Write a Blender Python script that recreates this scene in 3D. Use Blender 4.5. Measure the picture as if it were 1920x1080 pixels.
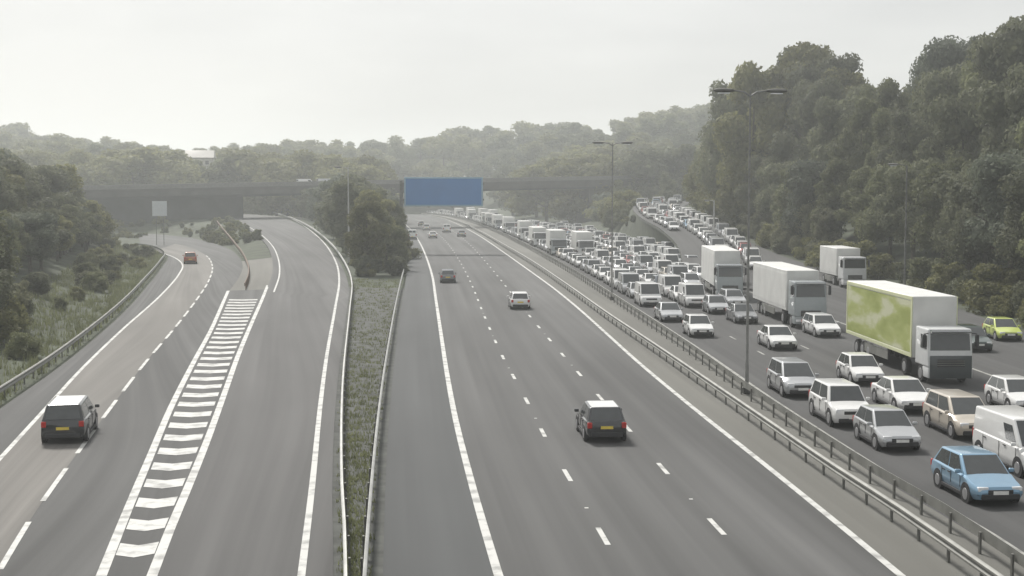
import bpy, bmesh, math, random
import numpy as np
from mathutils import Vector, Matrix
R = math.radians
random.seed(7)
for o in list(bpy.data.objects): bpy.data.objects.remove(o)
S = bpy.context.scene
COL = S.collection

# ---------------------------------------------------------------- camera
F, CX, CY, HC = 2570.0, 960.0, 540.0, 10.6          # focal length in photo pixels, camera height in metres
PITCH = math.atan(185.0 / F)
cd = bpy.data.cameras.new("camera"); cam = bpy.data.objects.new("camera", cd); COL.objects.link(cam)
cd.sensor_width = 36.0; cd.lens = F * 36.0 / 1920.0; cd.clip_start = 0.5; cd.clip_end = 6000
cam.location = (0, 0, HC); cam.rotation_euler = (R(90) - PITCH, 0, 0)
S.camera = cam

# ---------------------------------------------------------------- light
SUN_EL, SUN_AZ = R(47), R(-24)                       # azimuth from +Y (the way we look), minus = to the left
W = bpy.data.worlds.new("World"); S.world = W; W.use_nodes = True
nt = W.node_tree; nt.nodes.clear()
wo = nt.nodes.new("ShaderNodeOutputWorld"); bg = nt.nodes.new("ShaderNodeBackground")
sky = nt.nodes.new("ShaderNodeTexSky"); sky.sky_type = 'NISHITA'; sky.sun_disc = False
sky.sun_elevation = SUN_EL; sky.sun_rotation = SUN_AZ; sky.dust_density = 3.0
tc = nt.nodes.new("ShaderNodeTexCoord"); mp = nt.nodes.new("ShaderNodeMapping"); mp.inputs["Scale"].default_value = (1.2, 1.2, 5)
nz = nt.nodes.new("ShaderNodeTexNoise"); nz.inputs["Scale"].default_value = 2.2; nz.inputs["Detail"].default_value = 5
cr = nt.nodes.new("ShaderNodeValToRGB")
cr.color_ramp.elements[0].position = .34; cr.color_ramp.elements[0].color = (3.65, 3.67, 3.66, 1)
cr.color_ramp.elements[1].position = .56; cr.color_ramp.elements[1].color = (4.45, 4.45, 4.38, 1)
mx = nt.nodes.new("ShaderNodeMix"); mx.data_type = 'RGBA'; mx.inputs[0].default_value = .93
nt.links.new(tc.outputs["Generated"], mp.inputs[0]); nt.links.new(mp.outputs[0], nz.inputs["Vector"])
nt.links.new(nz.outputs[0], cr.inputs[0]); nt.links.new(sky.outputs[0], mx.inputs[6]); nt.links.new(cr.outputs[0], mx.inputs[7])
nt.links.new(mx.outputs[2], bg.inputs[0]); nt.links.new(bg.outputs[0], wo.inputs[0])
bg.inputs[1].default_value = 0.1
ld = bpy.data.lights.new("sun", 'SUN'); ld.energy = 2.7; ld.angle = R(12); ld.color = (1.0, .968, .915)
sun = bpy.data.objects.new("sun", ld); COL.objects.link(sun)
sd = Vector((math.sin(SUN_AZ) * math.cos(SUN_EL), math.cos(SUN_AZ) * math.cos(SUN_EL), math.sin(SUN_EL)))
sun.rotation_euler = sd.to_track_quat('Z', 'Y').to_euler(); sun.location = (0, 0, 80)
S.view_settings.view_transform = 'Standard'; S.view_settings.look = 'None'
S.view_settings.exposure = 0.78; S.view_settings.gamma = 1.0; S.view_settings.use_curve_mapping = False
S.render.engine = 'CYCLES'
S.cycles.max_bounces = 6; S.cycles.volume_bounces = 1; S.cycles.transparent_max_bounces = 6
HAZE = 0.00062

# ---------------------------------------------------------------- helpers: pixels of the photo to real points
RIGHT, FWD, UP = Vector((1, 0, 0)), Vector((0, math.cos(PITCH), -math.sin(PITCH))), Vector((0, math.sin(PITCH), math.cos(PITCH)))
def ray(px, py):
    return FWD + RIGHT * ((px - CX) / F) + UP * ((CY - py) / F)
flat = lambda y: 0.0
def sstep(a, b, v):
    t = min(1, max(0, (v - a) / (b - a))); return t * t * (3 - 2 * t)
def zmid(y): return 3.6 * sstep(140, 430, y)
def zslip(y): return 7.3 * sstep(118, 360, y)
def on(px, py, zf=flat, lift=0.0):
    """The point of the surface z = zf(y) + lift seen at that pixel."""
    d = ray(px, py); t = 15.0
    while t < 900:
        if HC + d.z * t <= zf(d.y * t) + lift: break
        t += 0.5
    lo, hi = t - .5, t
    for _ in range(20):
        m = (lo + hi) / 2
        if HC + d.z * m <= zf(d.y * m) + lift: hi = m
        else: lo = m
    p = d * hi
    return Vector((p.x, p.y, zf(p.y)))
def at(px, py, dist):
    d = ray(px, py); t = dist / d.y
    return Vector((d.x * t, dist, HC + d.z * t))

def smooth_path(P, step=3.0, back=0.0):
    """Catmull-Rom through P, resampled; 'back' metres added before the first point."""
    P = [Vector(p) for p in P]
    if back:
        a = P[0] + (P[0] - P[1]).normalized() * back; a.z = P[0].z; P = [a] + P
    E = [P[0] * 2 - P[1]] + P + [P[-1] * 2 - P[-2]]
    out = []
    for i in range(1, len(E) - 2):
        p0, p1, p2, p3 = E[i - 1:i + 3]
        d1 = max(1e-3, (p1 - p0).length ** .5); d2 = max(1e-3, (p2 - p1).length ** .5); d3 = max(1e-3, (p3 - p2).length ** .5)
        m1 = (p1 - p0) / d1 - (p2 - p0) / (d1 + d2) + (p2 - p1) / d2
        m2 = (p2 - p1) / d2 - (p3 - p1) / (d2 + d3) + (p3 - p2) / d3
        m1 *= d2; m2 *= d2
        n = max(2, int((p2 - p1).length / step))
        for k in range(n):
            t = k / n
            out.append((2 * t**3 - 3 * t**2 + 1) * p1 + (t**3 - 2 * t**2 + t) * m1 + (-2 * t**3 + 3 * t**2) * p2 + (t**3 - t**2) * m2)
    out.append(P[-1].copy())
    return out
class Path:
    def __init__(s, pts):
        s.p = pts; s.l = [0.0]
        for a, b in zip(pts, pts[1:]): s.l.append(s.l[-1] + (b - a).length)
        s.L = s.l[-1]; s.a = np.array(s.l); s.xyz = np.array([tuple(p) for p in pts])
    def at(s, d): return Vector([float(np.interp(d, s.a, s.xyz[:, k])) for k in range(3)])
    def tan(s, d):
        v = s.at(min(s.L, d + .8)) - s.at(max(0, d - .8)); v.normalize(); return v
    def nrm(s, d):
        t = s.tan(d); v = Vector((t.y, -t.x, 0)); v.normalize(); return v     # to the right of travel
    def offset(s, w, step=3.0):
        out = []
        for k in range(int(s.L / step) + 1):
            d = min(s.L, k * step); out.append(s.at(d) + s.nrm(d) * w)
        return Path(out)
    def near(s, q):
        d = np.hypot(s.xyz[:, 0] - q[0], s.xyz[:, 1] - q[1]); return s.l[int(d.argmin())]
    def upto(s, y0, y1):
        return Path([p for p in s.p if y0 <= p.y <= y1])
def trace(px, zf=flat, lift=0.0, back=0.0, step=3.0):
    P = Path(smooth_path([on(x, y, zf, lift) for x, y in px], step, back))
    for p in P.p: p.z = zf(p.y)
    return Path(P.p)
def world_path(pts, zf=flat, step=3.0):
    P = smooth_path([Vector((x, y, 0)) for x, y in pts], step)
    for p in P: p.z = zf(p.y)
    return Path(P)

# ---------------------------------------------------------------- materials
def new_mat(name):
    m = bpy.data.materials.new(name); m.use_nodes = True
    return m, m.node_tree, m.node_tree.nodes["Principled BSDF"]
def plain(name, col, rough=.6, metal=0.0, coat=0.0, vary=.12, scale=3.0, spec=.5):
    m, t, b = new_mat(name)
    b.inputs["Roughness"].default_value = rough; b.inputs["Metallic"].default_value = metal
    b.inputs["Coat Weight"].default_value = coat; b.inputs["Coat Roughness"].default_value = .06
    b.inputs["Specular IOR Level"].default_value = spec
    n = t.nodes.new("ShaderNodeTexNoise"); n.inputs["Scale"].default_value = scale; n.inputs["Detail"].default_value = 4
    c = t.nodes.new("ShaderNodeTexCoord"); t.links.new(c.outputs["Object"], n.inputs["Vector"])
    r = t.nodes.new("ShaderNodeValToRGB")
    r.color_ramp.elements[0].position = .3; r.color_ramp.elements[1].position = .7
    r.color_ramp.elements[0].color = tuple(x * (1 - vary) for x in col) + (1,)
    r.color_ramp.elements[1].color = tuple(min(1, x * (1 + vary)) for x in col) + (1,)
    t.links.new(n.outputs[0], r.inputs[0]); t.links.new(r.outputs[0], b.inputs["Base Color"])
    return m
def asphalt(name, col, streak=.25, warm=0.0, rough=.85):
    """Road surface: u across and v along in metres; tyre-polished streaks along the lane, fine grain, patches."""
    m, t, b = new_mat(name); L = t.links.new
    b.inputs["Roughness"].default_value = rough; b.inputs["Specular IOR Level"].default_value = .3
    uv = t.nodes.new("ShaderNodeUVMap"); uv.uv_map = "road"
    def noise(sx, sy, scale, detail, lo, hi):
        k = t.nodes.new("ShaderNodeMapping"); k.inputs["Scale"].default_value = (sx, sy, 1); L(uv.outputs[0], k.inputs[0])
        n = t.nodes.new("ShaderNodeTexNoise"); n.inputs["Scale"].default_value = scale; n.inputs["Detail"].default_value = detail
        L(k.outputs[0], n.inputs["Vector"])
        g = t.nodes.new("ShaderNodeMapRange"); g.inputs[1].default_value = .3; g.inputs[2].default_value = .7
        g.inputs[3].default_value = lo; g.inputs[4].default_value = hi; L(n.outputs[0], g.inputs[0]); return g.outputs[0]
    a = noise(1.0, .012, .9, 4, 1 - streak, 1 + streak)
    c = noise(1, 1, 38, 2, .86, 1.14)
    e = noise(.25, .05, .5, 3, .80, 1.2)
    m1 = t.nodes.new("ShaderNodeMath"); m1.operation = 'MULTIPLY'; L(a, m1.inputs[0]); L(c, m1.inputs[1])
    m2 = t.nodes.new("ShaderNodeMath"); m2.operation = 'MULTIPLY'; L(m1.outputs[0], m2.inputs[0]); L(e, m2.inputs[1])
    v = t.nodes.new("ShaderNodeVectorMath"); v.operation = 'SCALE'; v.inputs[0].default_value = col; L(m2.outputs[0], v.inputs[3])
    L(v.outputs[0], b.inputs["Base Color"])
    return m
def worn_paint(name, col):
    m, t, b = new_mat(name); L = t.links.new
    c = t.nodes.new("ShaderNodeTexCoord"); n = t.nodes.new("ShaderNodeTexNoise")
    n.inputs["Scale"].default_value = 1.4; n.inputs["Detail"].default_value = 8; L(c.outputs["Object"], n.inputs["Vector"])
    r = t.nodes.new("ShaderNodeValToRGB")
    r.color_ramp.elements[0].position = .36; r.color_ramp.elements[0].color = tuple(x * .55 for x in col) + (1,)
    r.color_ramp.elements[1].position = .52; r.color_ramp.elements[1].color = col + (1,)
    L(n.outputs[0], r.inputs[0]); L(r.outputs[0], b.inputs["Base Color"]); b.inputs["Roughness"].default_value = .7
    return m
def leafy(name, dark, light, scale=.55):
    m, t, b = new_mat(name); L = t.links.new
    c = t.nodes.new("ShaderNodeTexCoord"); n = t.nodes.new("ShaderNodeTexNoise")
    n.inputs["Scale"].default_value = scale; n.inputs["Detail"].default_value = 6; n.inputs["Roughness"].default_value = .75
    oi = t.nodes.new("ShaderNodeObjectInfo")
    ad = t.nodes.new("ShaderNodeVectorMath"); ad.operation = 'ADD'
    sc = t.nodes.new("ShaderNodeVectorMath"); sc.operation = 'SCALE'; sc.inputs[0].default_value = (37, 19, 53); L(oi.outputs["Random"], sc.inputs[3])
    L(c.outputs["Object"], ad.inputs[0]); L(sc.outputs[0], ad.inputs[1]); L(ad.outputs[0], n.inputs["Vector"])
    r = t.nodes.new("ShaderNodeValToRGB")
    r.color_ramp.elements[0].position = .32; r.color_ramp.elements[0].color = dark + (1,)
    r.color_ramp.elements[1].position = .68; r.color_ramp.elements[1].color = light + (1,)
    L(n.outputs[0], r.inputs[0])
    hs = t.nodes.new("ShaderNodeHueSaturation")
    g = t.nodes.new("ShaderNodeMapRange"); g.inputs[3].default_value = .72; g.inputs[4].default_value = 1.25; L(oi.outputs["Random"], g.inputs[0]); L(g.outputs[0], hs.inputs["Value"])
    L(r.outputs[0], hs.inputs["Color"]); L(hs.outputs[0], b.inputs["Base Color"])
    b.inputs["Roughness"].default_value = .75; b.inputs["Specular IOR Level"].default_value = .25
    tr = t.nodes.new("ShaderNodeBsdfTranslucent"); ms = t.nodes.new("ShaderNodeMixShader"); ms.inputs[0].default_value = .42
    L(hs.outputs[0], tr.inputs[0]); L(b.outputs[0], ms.inputs[1]); L(tr.outputs[0], ms.inputs[2])
    L(ms.outputs[0], t.nodes["Material Output"].inputs[0])
    return m

M = {}
M['main'] = asphalt("main_asphalt", (.084, .084, .083), .26)
M['right'] = asphalt("right_asphalt", (.066, .066, .066), .25)
M['left'] = asphalt("left_asphalt", (.078, .078, .077), .28)
M['mid'] = asphalt("mid_asphalt", (.090, .089, .088), .22)
M['tan'] = asphalt("pale_lane_surface", (.150, .143, .133), .13)
M['shoulder'] = asphalt("shoulder_asphalt", (.070, .073, .074), .15)
M['reserve'] = asphalt("reserve_concrete", (.128, .126, .114), .14)
M['gore'] = asphalt("gore_concrete", (.14, .136, .122), .14)
M['paint'] = worn_paint("white_road_paint", (.50, .50, .48))
M['paintdim'] = worn_paint("dull_road_paint", (.30, .30, .28))
M['steel'] = plain("galvanised_steel", (.20, .20, .185), .55, .25, vary=.25, scale=1.2)
M['steel_dark'] = plain("weathered_steel", (.13, .13, .12), .65, .2, vary=.25)
M['steel_mid'] = plain("dull_column_steel", (.20, .20, .19), .6, .2, vary=.2)
M['steel_pale'] = plain("pale_steel", (.37, .37, .355), .5, .15, vary=.2, scale=1)
M['rust'] = plain("rusty_steel", (.16, .105, .075), .75, .1, vary=.3)
M['glass'] = plain("car_glass", (.055, .06, .062), .1, 0, vary=.1, spec=.8)
M['tyre'] = plain("tyre_rubber", (.022, .022, .023), .85)
M['rim'] = plain("alloy_rim", (.42, .42, .43), .35, .7)
M['black'] = plain("black_trim", (.025, .025, .027), .6)
M['lamp'] = plain("clear_lamp", (.82, .83, .84), .12, .1, spec=.8)
M['red'] = plain("red_lamp", (.42, .02, .015), .2)
M['plate_w'] = plain("white_plate", (.75, .75, .72), .5)
M['plate_y'] = plain("yellow_plate", (.70, .53, .08), .5)
M['sign_blue'] = plain("sign_blue", (.055, .19, .44), .4, vary=.06, scale=.3)
M['sign_white'] = plain("sign_white", (.55, .58, .60), .5, vary=.05)
M['sign_edge'] = plain("sign_edge", (.22, .36, .46), .5, vary=.05)
M['concrete'] = plain("stained_concrete", (.065, .064, .06), .85, vary=.3, scale=.35)
M['concrete_shaded'] = plain("shaded_concrete", (.045, .048, .05), .9, vary=.3, scale=.3)  # darker concrete copy; shade beneath the bridge is put into its colour
M['bark'] = plain("bark", (.075, .065, .05), .95, vary=.3, scale=2)
M['white_box'] = plain("white_box_panel", (.62, .62, .60), .45, vary=.08, scale=.8)
M['grey_cab'] = plain("grey_cab_paint", (.30, .33, .34), .35, .1, .5, .05)
M['dark_cab'] = plain("dark_cab_paint", (.055, .065, .068), .35, .1, .5, .05)
M['white_cab'] = plain("white_cab_paint", (.62, .63, .63), .35, 0, .5, .05)
M['roof_tile'] = plain("pale_roof", (.5, .48, .45), .7)
M['render'] = plain("pale_render", (.55, .53, .49), .8)
PAINT = {
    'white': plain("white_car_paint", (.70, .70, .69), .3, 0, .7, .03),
    'silver': plain("silver_car_paint", (.46, .47, .48), .3, .55, .8, .03),
    'grey': plain("grey_car_paint", (.19, .195, .20), .3, .4, .8, .04),
    'black': plain("black_car_paint", (.02, .021, .024), .22, .1, 1, .04),
    'dark blue': plain("dark_blue_car_paint", (.03, .05, .09), .25, .2, 1, .04),
    'light blue': plain("light_blue_car_paint", (.20, .34, .47), .3, .4, .8, .04),
    'red': plain("red_car_paint", (.30, .03, .025), .3, .1, .8, .04),
    'orange': plain("orange_car_paint", (.34, .095, .03), .3, .1, .8, .04),
    'yellow green': plain("yellow_green_car_paint", (.50, .58, .14), .3, .05, .7, .04),
    'dark green': plain("dark_green_car_paint", (.03, .055, .045), .3, .2, .8, .04),
    'beige': plain("beige_car_paint", (.52, .47, .40), .3, .2, .7, .04),
}
LEAF = [leafy("foliage_dark", (.080, .088, .054), (.185, .195, .118)),
        leafy("foliage_mid", (.088, .098, .050), (.21, .222, .115)),
        leafy("foliage_olive", (.10, .102, .042), (.24, .238, .105)),
        leafy("foliage_cool", (.074, .090, .066), (.18, .20, .14)),
        leafy("foliage_pale", (.11, .115, .068), (.24, .24, .15))]  # pale leaves; on the right bank they carry painted sunlight
M['ground'] = plain("rough_grass", (.046, .056, .032), .95, vary=.45, scale=.35)
# green-yellow lorry curtain: a printed picture of green and cream shapes
mg, t, b = new_mat("printed_curtain"); L = t.links.new
c_ = t.nodes.new("ShaderNodeTexCoord"); k_ = t.nodes.new("ShaderNodeMapping"); k_.inputs["Scale"].default_value = (.2, .16, .5); k_.inputs["Location"].default_value = (.3, 1.7, .4)
w_ = t.nodes.new("ShaderNodeTexNoise"); w_.inputs["Scale"].default_value = 1.5; w_.inputs["Detail"].default_value = 3; w_.inputs["Distortion"].default_value = .25
r_ = t.nodes.new("ShaderNodeValToRGB"); L(c_.outputs["Object"], k_.inputs[0]); L(k_.outputs[0], w_.inputs["Vector"]); L(w_.outputs[0], r_.inputs[0])
e_ = r_.color_ramp.elements; e_[0].position = .40; e_[0].color = (.27, .31, .075, 1); e_[1].position = .62; e_[1].color = (.52, .53, .36, 1)
x_ = e_.new(.52); x_.color = (.36, .40, .13, 1)
L(r_.outputs[0], b.inputs["Base Color"]); b.inputs["Roughness"].default_value = .45
M['curtain'] = mg
M['curtain_edge'] = plain("pale_lime_frame", (.58, .60, .38), .45, vary=.05)

# ---------------------------------------------------------------- helpers: meshes
class MB:
    def __init__(s): s.bm = bmesh.new(); s.mats = []
    def _mi(s, m):
        if m not in s.mats: s.mats.append(m)
        return s.mats.index(m)
    def face(s, pts, m, smooth=False):
        vs = [s.bm.verts.new(p) for p in pts]; f = s.bm.faces.new(vs); f.material_index = s._mi(m); f.smooth = smooth; return f
    def box(s, c, size, m, bevel=0.0, seg=1, rot=None):
        X = Matrix.Translation(c) @ (rot.to_4x4() if rot else Matrix()) @ Matrix.Diagonal((size[0], size[1], size[2], 1))
        s.hexa([X @ Vector((a, b_, c_)) for c_ in (-.5, .5) for b_ in (-.5, .5) for a in (-.5, .5)], m, bevel, seg)
    def hexa(s, P, m, bevel=0.0, seg=1):
        """P: 8 points, x fastest, then y, then z."""
        b = bmesh.new(); v = [b.verts.new(p) for p in P]
        for q in ((0, 2, 3, 1), (4, 5, 7, 6), (0, 1, 5, 4), (2, 6, 7, 3), (0, 4, 6, 2), (1, 3, 7, 5)): b.faces.new([v[i] for i in q])
        bmesh.ops.recalc_face_normals(b, faces=b.faces)
        if bevel: bmesh.ops.bevel(b, geom=list(b.edges), offset=bevel, segments=seg, affect='EDGES', profile=.6)
        s.join(b, m, smooth=bevel > 0)
    def join(s, b, m, smooth=False):
        i = s._mi(m); b.verts.index_update(); mp_ = [s.bm.verts.new(v.co) for v in b.verts]
        for f in b.faces:
            n = s.bm.faces.new([mp_[v.index] for v in f.verts]); n.material_index = i; n.smooth = smooth
        b.free()
    def loft(s, rings, m, closed=True, caps=True, smooth=True):
        i = s._mi(m); V = [[s.bm.verts.new(p) for p in r] for r in rings]; n = len(rings[0])
        for a, b in zip(V, V[1:]):
            for k in range(n if closed else n - 1):
                f = s.bm.faces.new((a[k], a[(k + 1) % n], b[(k + 1) % n], b[k])); f.material_index = i; f.smooth = smooth
        if caps and closed:
            for r in (V[0], V[-1]):
                f = s.bm.faces.new(r); f.material_index = i
    def tube(s, pts, radii, m, n=8, smooth=True, caps=True):
        rings = []
        for k, p in enumerate(pts):
            p = Vector(p); a = Vector(pts[max(0, k - 1)]); b = Vector(pts[min(len(pts) - 1, k + 1)])
            d = (b - a).normalized(); u = d.orthogonal().normalized() if abs(d.z) > .9 else d.cross(Vector((0, 0, 1))).normalized(); w = d.cross(u)
            rings.append([p + (u * math.cos(2 * math.pi * j / n) + w * math.sin(2 * math.pi * j / n)) * radii[k] for j in range(n)])
        s.loft(rings, m, True, caps, smooth)
    def cyl(s, c, axis, r, h, m, n=16, bevel=0.0):
        c = Vector(c); a = Vector(axis).normalized() * h / 2
        if bevel: s.tube([c - a, c - a * (1 - 2 * bevel / h), c + a * (1 - 2 * bevel / h), c + a], [r - bevel, r, r, r - bevel], m, n)
        else: s.tube([c - a, c + a], [r, r], m, n)
    def mesh(s, name, angle=38):
        bmesh.ops.recalc_face_normals(s.bm, faces=s.bm.faces)
        me = bpy.data.meshes.new(name); s.bm.to_mesh(me); s.bm.free()
        for m in s.mats: me.materials.append(m)
        me.set_sharp_from_angle(angle=R(angle))
        return me
def link(name, me, parent=None, loc=None):
    o = bpy.data.objects.new(name, me); COL.objects.link(o)
    if parent: o.parent = parent
    if loc is not None: o.location = loc
    return o
def tag(o, label=None, cat=None, group=None, kind=None):
    if label: o["label"] = label
    if cat: o["category"] = cat
    if group: o["group"] = group
    if kind: o["kind"] = kind
    return o
def empty(name, loc=(0, 0, 0), rz=0.0):
    o = bpy.data.objects.new(name, None); COL.objects.link(o); o.location = loc; o.rotation_euler = (0, 0, rz); o.empty_display_size = .3; return o

ROAD = []      # (x, y, z, side) samples the ground is fitted to
def ribbon(name, A, B, m, lift=0.0, n=None, cols=6, side='M', fit=True, skirt=.5):
    """Road surface between two paths, UV 'road' in metres; a short skirt closes its edges."""
    n = n or int(max(A.L, B.L) / 3) + 1
    bm = bmesh.new(); uvl = bm.loops.layers.uv.new("road"); V = []; U = []
    for i in range(n):
        a = A.at(A.L * i / (n - 1)); b = B.at(B.L * i / (n - 1)); row = []; ur = []
        w = (b - a).length; v = (A.L + B.L) / 2 * i / (n - 1)
        for j in range(-1, cols + 2):
            jj = min(cols, max(0, j)); p = a.lerp(b, jj / cols); p.z += lift
            if j in (-1, cols + 1): p.z -= skirt
            row.append(bm.verts.new(p)); ur.append((w * jj / cols, v))
            if fit and j == jj: ROAD.append((p.x, p.y, p.z, side if (side == 'L' and j == 0) or (side == 'R' and j == cols) else 'M'))
        V.append(row); U.append(ur)
    for i in range(n - 1):
        for j in range(cols + 2):
            f = bm.faces.new((V[i][j], V[i][j + 1], V[i + 1][j + 1], V[i + 1][j]))
            for l, q in zip(f.loops, ((i, j), (i, j + 1), (i + 1, j + 1), (i + 1, j))): l[uvl].uv = U[q[0]][q[1]]
    me = bpy.data.meshes.new(name); bm.to_mesh(me); bm.free(); me.materials.append(m)
    return tag(link(name, me), kind='structure')
def stripes(name, jobs, m):
    """Painted lines: jobs = (path, width, mark or None, gap, start, end, lift)."""
    mb = MB()
    for P, w, mark, gap, s0, s1, lift in jobs:
        s1 = min(P.L, s1)
        segs = [(s0, s1)] if not mark else []
        d = s0
        while mark and d < s1: segs.append((d, min(s1, d + mark))); d += mark + gap
        for a, b in segs:
            n = max(1, int((b - a) / 2.5)); prev = None
            for k in range(n + 1):
                q = a + (b - a) * k / n; c = P.at(q); c.z += lift; o = P.nrm(q) * w / 2
                cur = (c - o, c + o)
                if prev: mb.face((prev[0], prev[1], cur[1], cur[0]), m)
                prev = cur
    return tag(link(name, mb.mesh(name)), kind='structure')

# ---------------------------------------------------------------- the lines of the road, traced and laid on the ground
LB = trace([(0, 753), (90, 692), (165, 634), (230, 577), (275, 528), (300, 497), (308, 480), (285, 468), (255, 463)], back=45)
L2 = trace([(0, 860), (82, 770), (150, 695), (225, 622), (300, 555), (335, 515), (342, 496), (325, 482), (290, 470)], back=25)
L3 = trace([(0, 1068), (55, 977), (105, 905), (158, 832), (205, 768), (270, 683), (330, 612), (370, 560), (392, 525), (398, 498), (385, 478), (350, 462), (300, 452)], back=25)
L4 = trace([(190, 1080), (240, 955), (280, 860), (320, 765), (360, 685), (395, 620), (415, 575), (428, 545)], back=22)
L5 = trace([(285, 1080), (320, 990), (350, 920), (385, 835), (420, 740), (447, 665), (470, 610), (492, 560), (502, 535)], back=22)
LR = trace([(430, 545), (448, 520), (455, 500), (448, 482), (428, 466), (395, 455), (350, 445), (300, 440), (250, 437)])
ML = trace([(497, 548), (510, 515), (510, 485), (500, 460), (478, 438), (445, 418), (415, 404), (395, 398)], zmid)
L6 = trace([(565, 1080), (585, 915), (600, 765), (613, 665), (628, 580), (636, 525), (630, 492), (608, 456), (575, 427), (542, 408), (512, 398)], zmid, back=25)
B2 = trace([(650, 1100), (647, 980), (642, 900), (641, 780), (645, 690), (656, 580), (660, 528), (650, 497), (625, 460), (590, 430), (555, 411), (522, 400)], zmid, .72, back=10)
B3 = trace([(680, 1100), (690, 965), (704, 815), (717, 710), (730, 630), (741, 570), (750, 530), (758, 500)], flat, .72, back=10)
M1 = trace([(935, 1080), (905, 980), (880, 890), (855, 790), (838, 700), (826, 620), (817, 560), (811, 520), (800, 484), (787, 455), (768, 428), (742, 410), (715, 402)], back=25)
M2 = trace([(1140, 1022), (1072, 905), (1024, 823), (991, 758), (965, 710), (944, 672), (927, 636), (905, 585), (885, 535), (862, 490), (838, 455), (808, 428), (778, 411), (745, 402)], back=30)
M3 = trace([(1358, 1003), (1253, 890), (1185, 812), (1125, 745), (1087, 702), (1028, 634), (995, 595), (955, 545), (915, 496), (880, 458), (845, 430), (812, 412), (772, 402)], back=30)
M4 = trace([(1690, 1080), (1575, 985), (1430, 868), (1300, 765), (1200, 682), (1140, 628), (1090, 583), (1040, 542), (985, 502), (940, 470), (895, 440), (855, 419), (832, 410), (795, 402)], back=25)
B4 = trace([(1872, 1076), (1688, 950), (1566, 872), (1415, 770), (1240, 652), (1140, 586), (1060, 530), (1000, 490), (940, 455), (895, 430), (860, 414), (830, 406), (790, 400)], flat, .72, back=25)
B5 = trace([(1920, 1043), (1770, 945), (1647, 876), (1403, 720), (1300, 648), (1200, 583), (1140, 545), (1080, 508), (1000, 464), (940, 435), (895, 417), (865, 408), (832, 402), (790, 397.5)], flat, .72, back=25)
HS = trace([(718, 1080), (724, 880), (735, 720), (752, 580), (764, 500), (765, 455), (748, 425), (725, 410), (695, 402)], back=25)      # outer edge of the hard shoulder
RO = Path([B5.at(d) + B5.nrm(d) * (17.2 + 7.0 * sstep(150, 215, B5.at(d).y) - 7.0 * sstep(390, 470, B5.at(d).y)) for d in np.arange(0, B5.L, 3.0)])                                                                                              # outer edge of the oncoming carriageway
_w = [(24.6, 20), (24.5, 52), (23.9, 75), (23.0, 104), (22.6, 131), (26.0, 165), (30.0, 205), (31.2, 240), (30.6, 270), (32.5, 310), (40, 352), (58, 398)]
PS = world_path(_w, zslip)
SL = PS.offset(-5.2); SR = world_path([(38, 20), (38, 60), (38.5, 105), (41.0, 140), (38.6, 165), (37.0, 190), (37.0, 215), (37.2, 240), (36.4, 270), (38.4, 305), (46, 346), (64, 390)], zslip)
_x = RO.upto(0, 142)
SL = Path([p for p in _x.p] + [Vector((p.x, p.y, zslip(p.y))) for p in SL.p if p.y > 150])
for p in SL.p: p.z = zslip(p.y)
SL = Path(SL.p)

lead = lambda P, w: P.offset(w)
j147 = 149
def joined(A, B, zf=flat):
    P = smooth_path(A.p[::3] + B.p[::2], 2.5)
    for p in P: p.z = zf(p.y)
    return Path(P)
ribbon("slip_road", LB.offset(.5), joined(L4.upto(0, 140), LR), M['left'], 0.0, side='L', cols=10)
ribbon("pale_lane", L2.upto(0, 270), L3.upto(0, 270), M['tan'], .004, fit=False, skirt=.002)
ribbon("chevron_strip", L4.upto(0, 147), L5.upto(0, 147), M['left'], .001, cols=3)
ribbon("link_road", joined(L5.upto(0, 143), ML, zmid), B2.offset(-.35), M['mid'], 0.0, cols=10)
ribbon("gore", joined(L4.upto(143, 149), LR.upto(150, 205)), joined(L5.upto(143, 147), ML.upto(148, 205), zmid), M['gore'], -.006, cols=4)
ribbon("hard_shoulder", HS, M1, M['shoulder'], 0.0)
ribbon("main_carriageway", M1, M4, M['main'], .002, cols=10)
ribbon("central_reserve", M4, B5.offset(.6), M['reserve'], -.002)
ribbon("oncoming_carriageway", B5.offset(.6), RO, M['right'], 0.0, cols=12)
ribbon("embankment", RO.upto(152, 396), Path([p for p in SL.p if 152 < p.y < 396]), M['ground'], -.02, cols=5)
ribbon("joining_road", SL, SR, M['right'], .004, cols=8, side='R')

Z = .010
stripes("edge_line", [(L2, .2, None, 0, 0, 260, Z), (L4, .3, None, 0, 0, 999, Z), (L5, .3, None, 0, 0, 999, Z), (L6, .22, None, 0, 0, 999, Z + .004),
                      (ML.offset(.9), .18, None, 0, 0, 200, Z + .004), (M1, .26, None, 0, 0, 999, Z), (M4, .24, None, 0, 0, 999, Z)], M['paint'])
def start_at(P, y): return min(range(len(P.p)), key=lambda i: abs(P.p[i].y - y)) and P.l[min(range(len(P.p)), key=lambda i: abs(P.p[i].y - y))]
stripes("lane_marking", [(L3, .18, 5.6, 3.0, max(0, start_at(L3, 38.3) - 17.2), 210, Z), (M2, .17, 2.1, 6.9, start_at(M2, 39.9) - 9, 999, Z), (M3, .17, 2.1, 6.9, start_at(M3, 40.4) - 9, 999, Z)], M['paint'])
stripes("road_stud", [(M2, .13, .14, 17.86, start_at(M2, 45.7) - 18, 150, Z), (M3, .13, .14, 17.86, start_at(M3, 47.5) - 18, 150, Z)], M['paint'])
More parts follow.
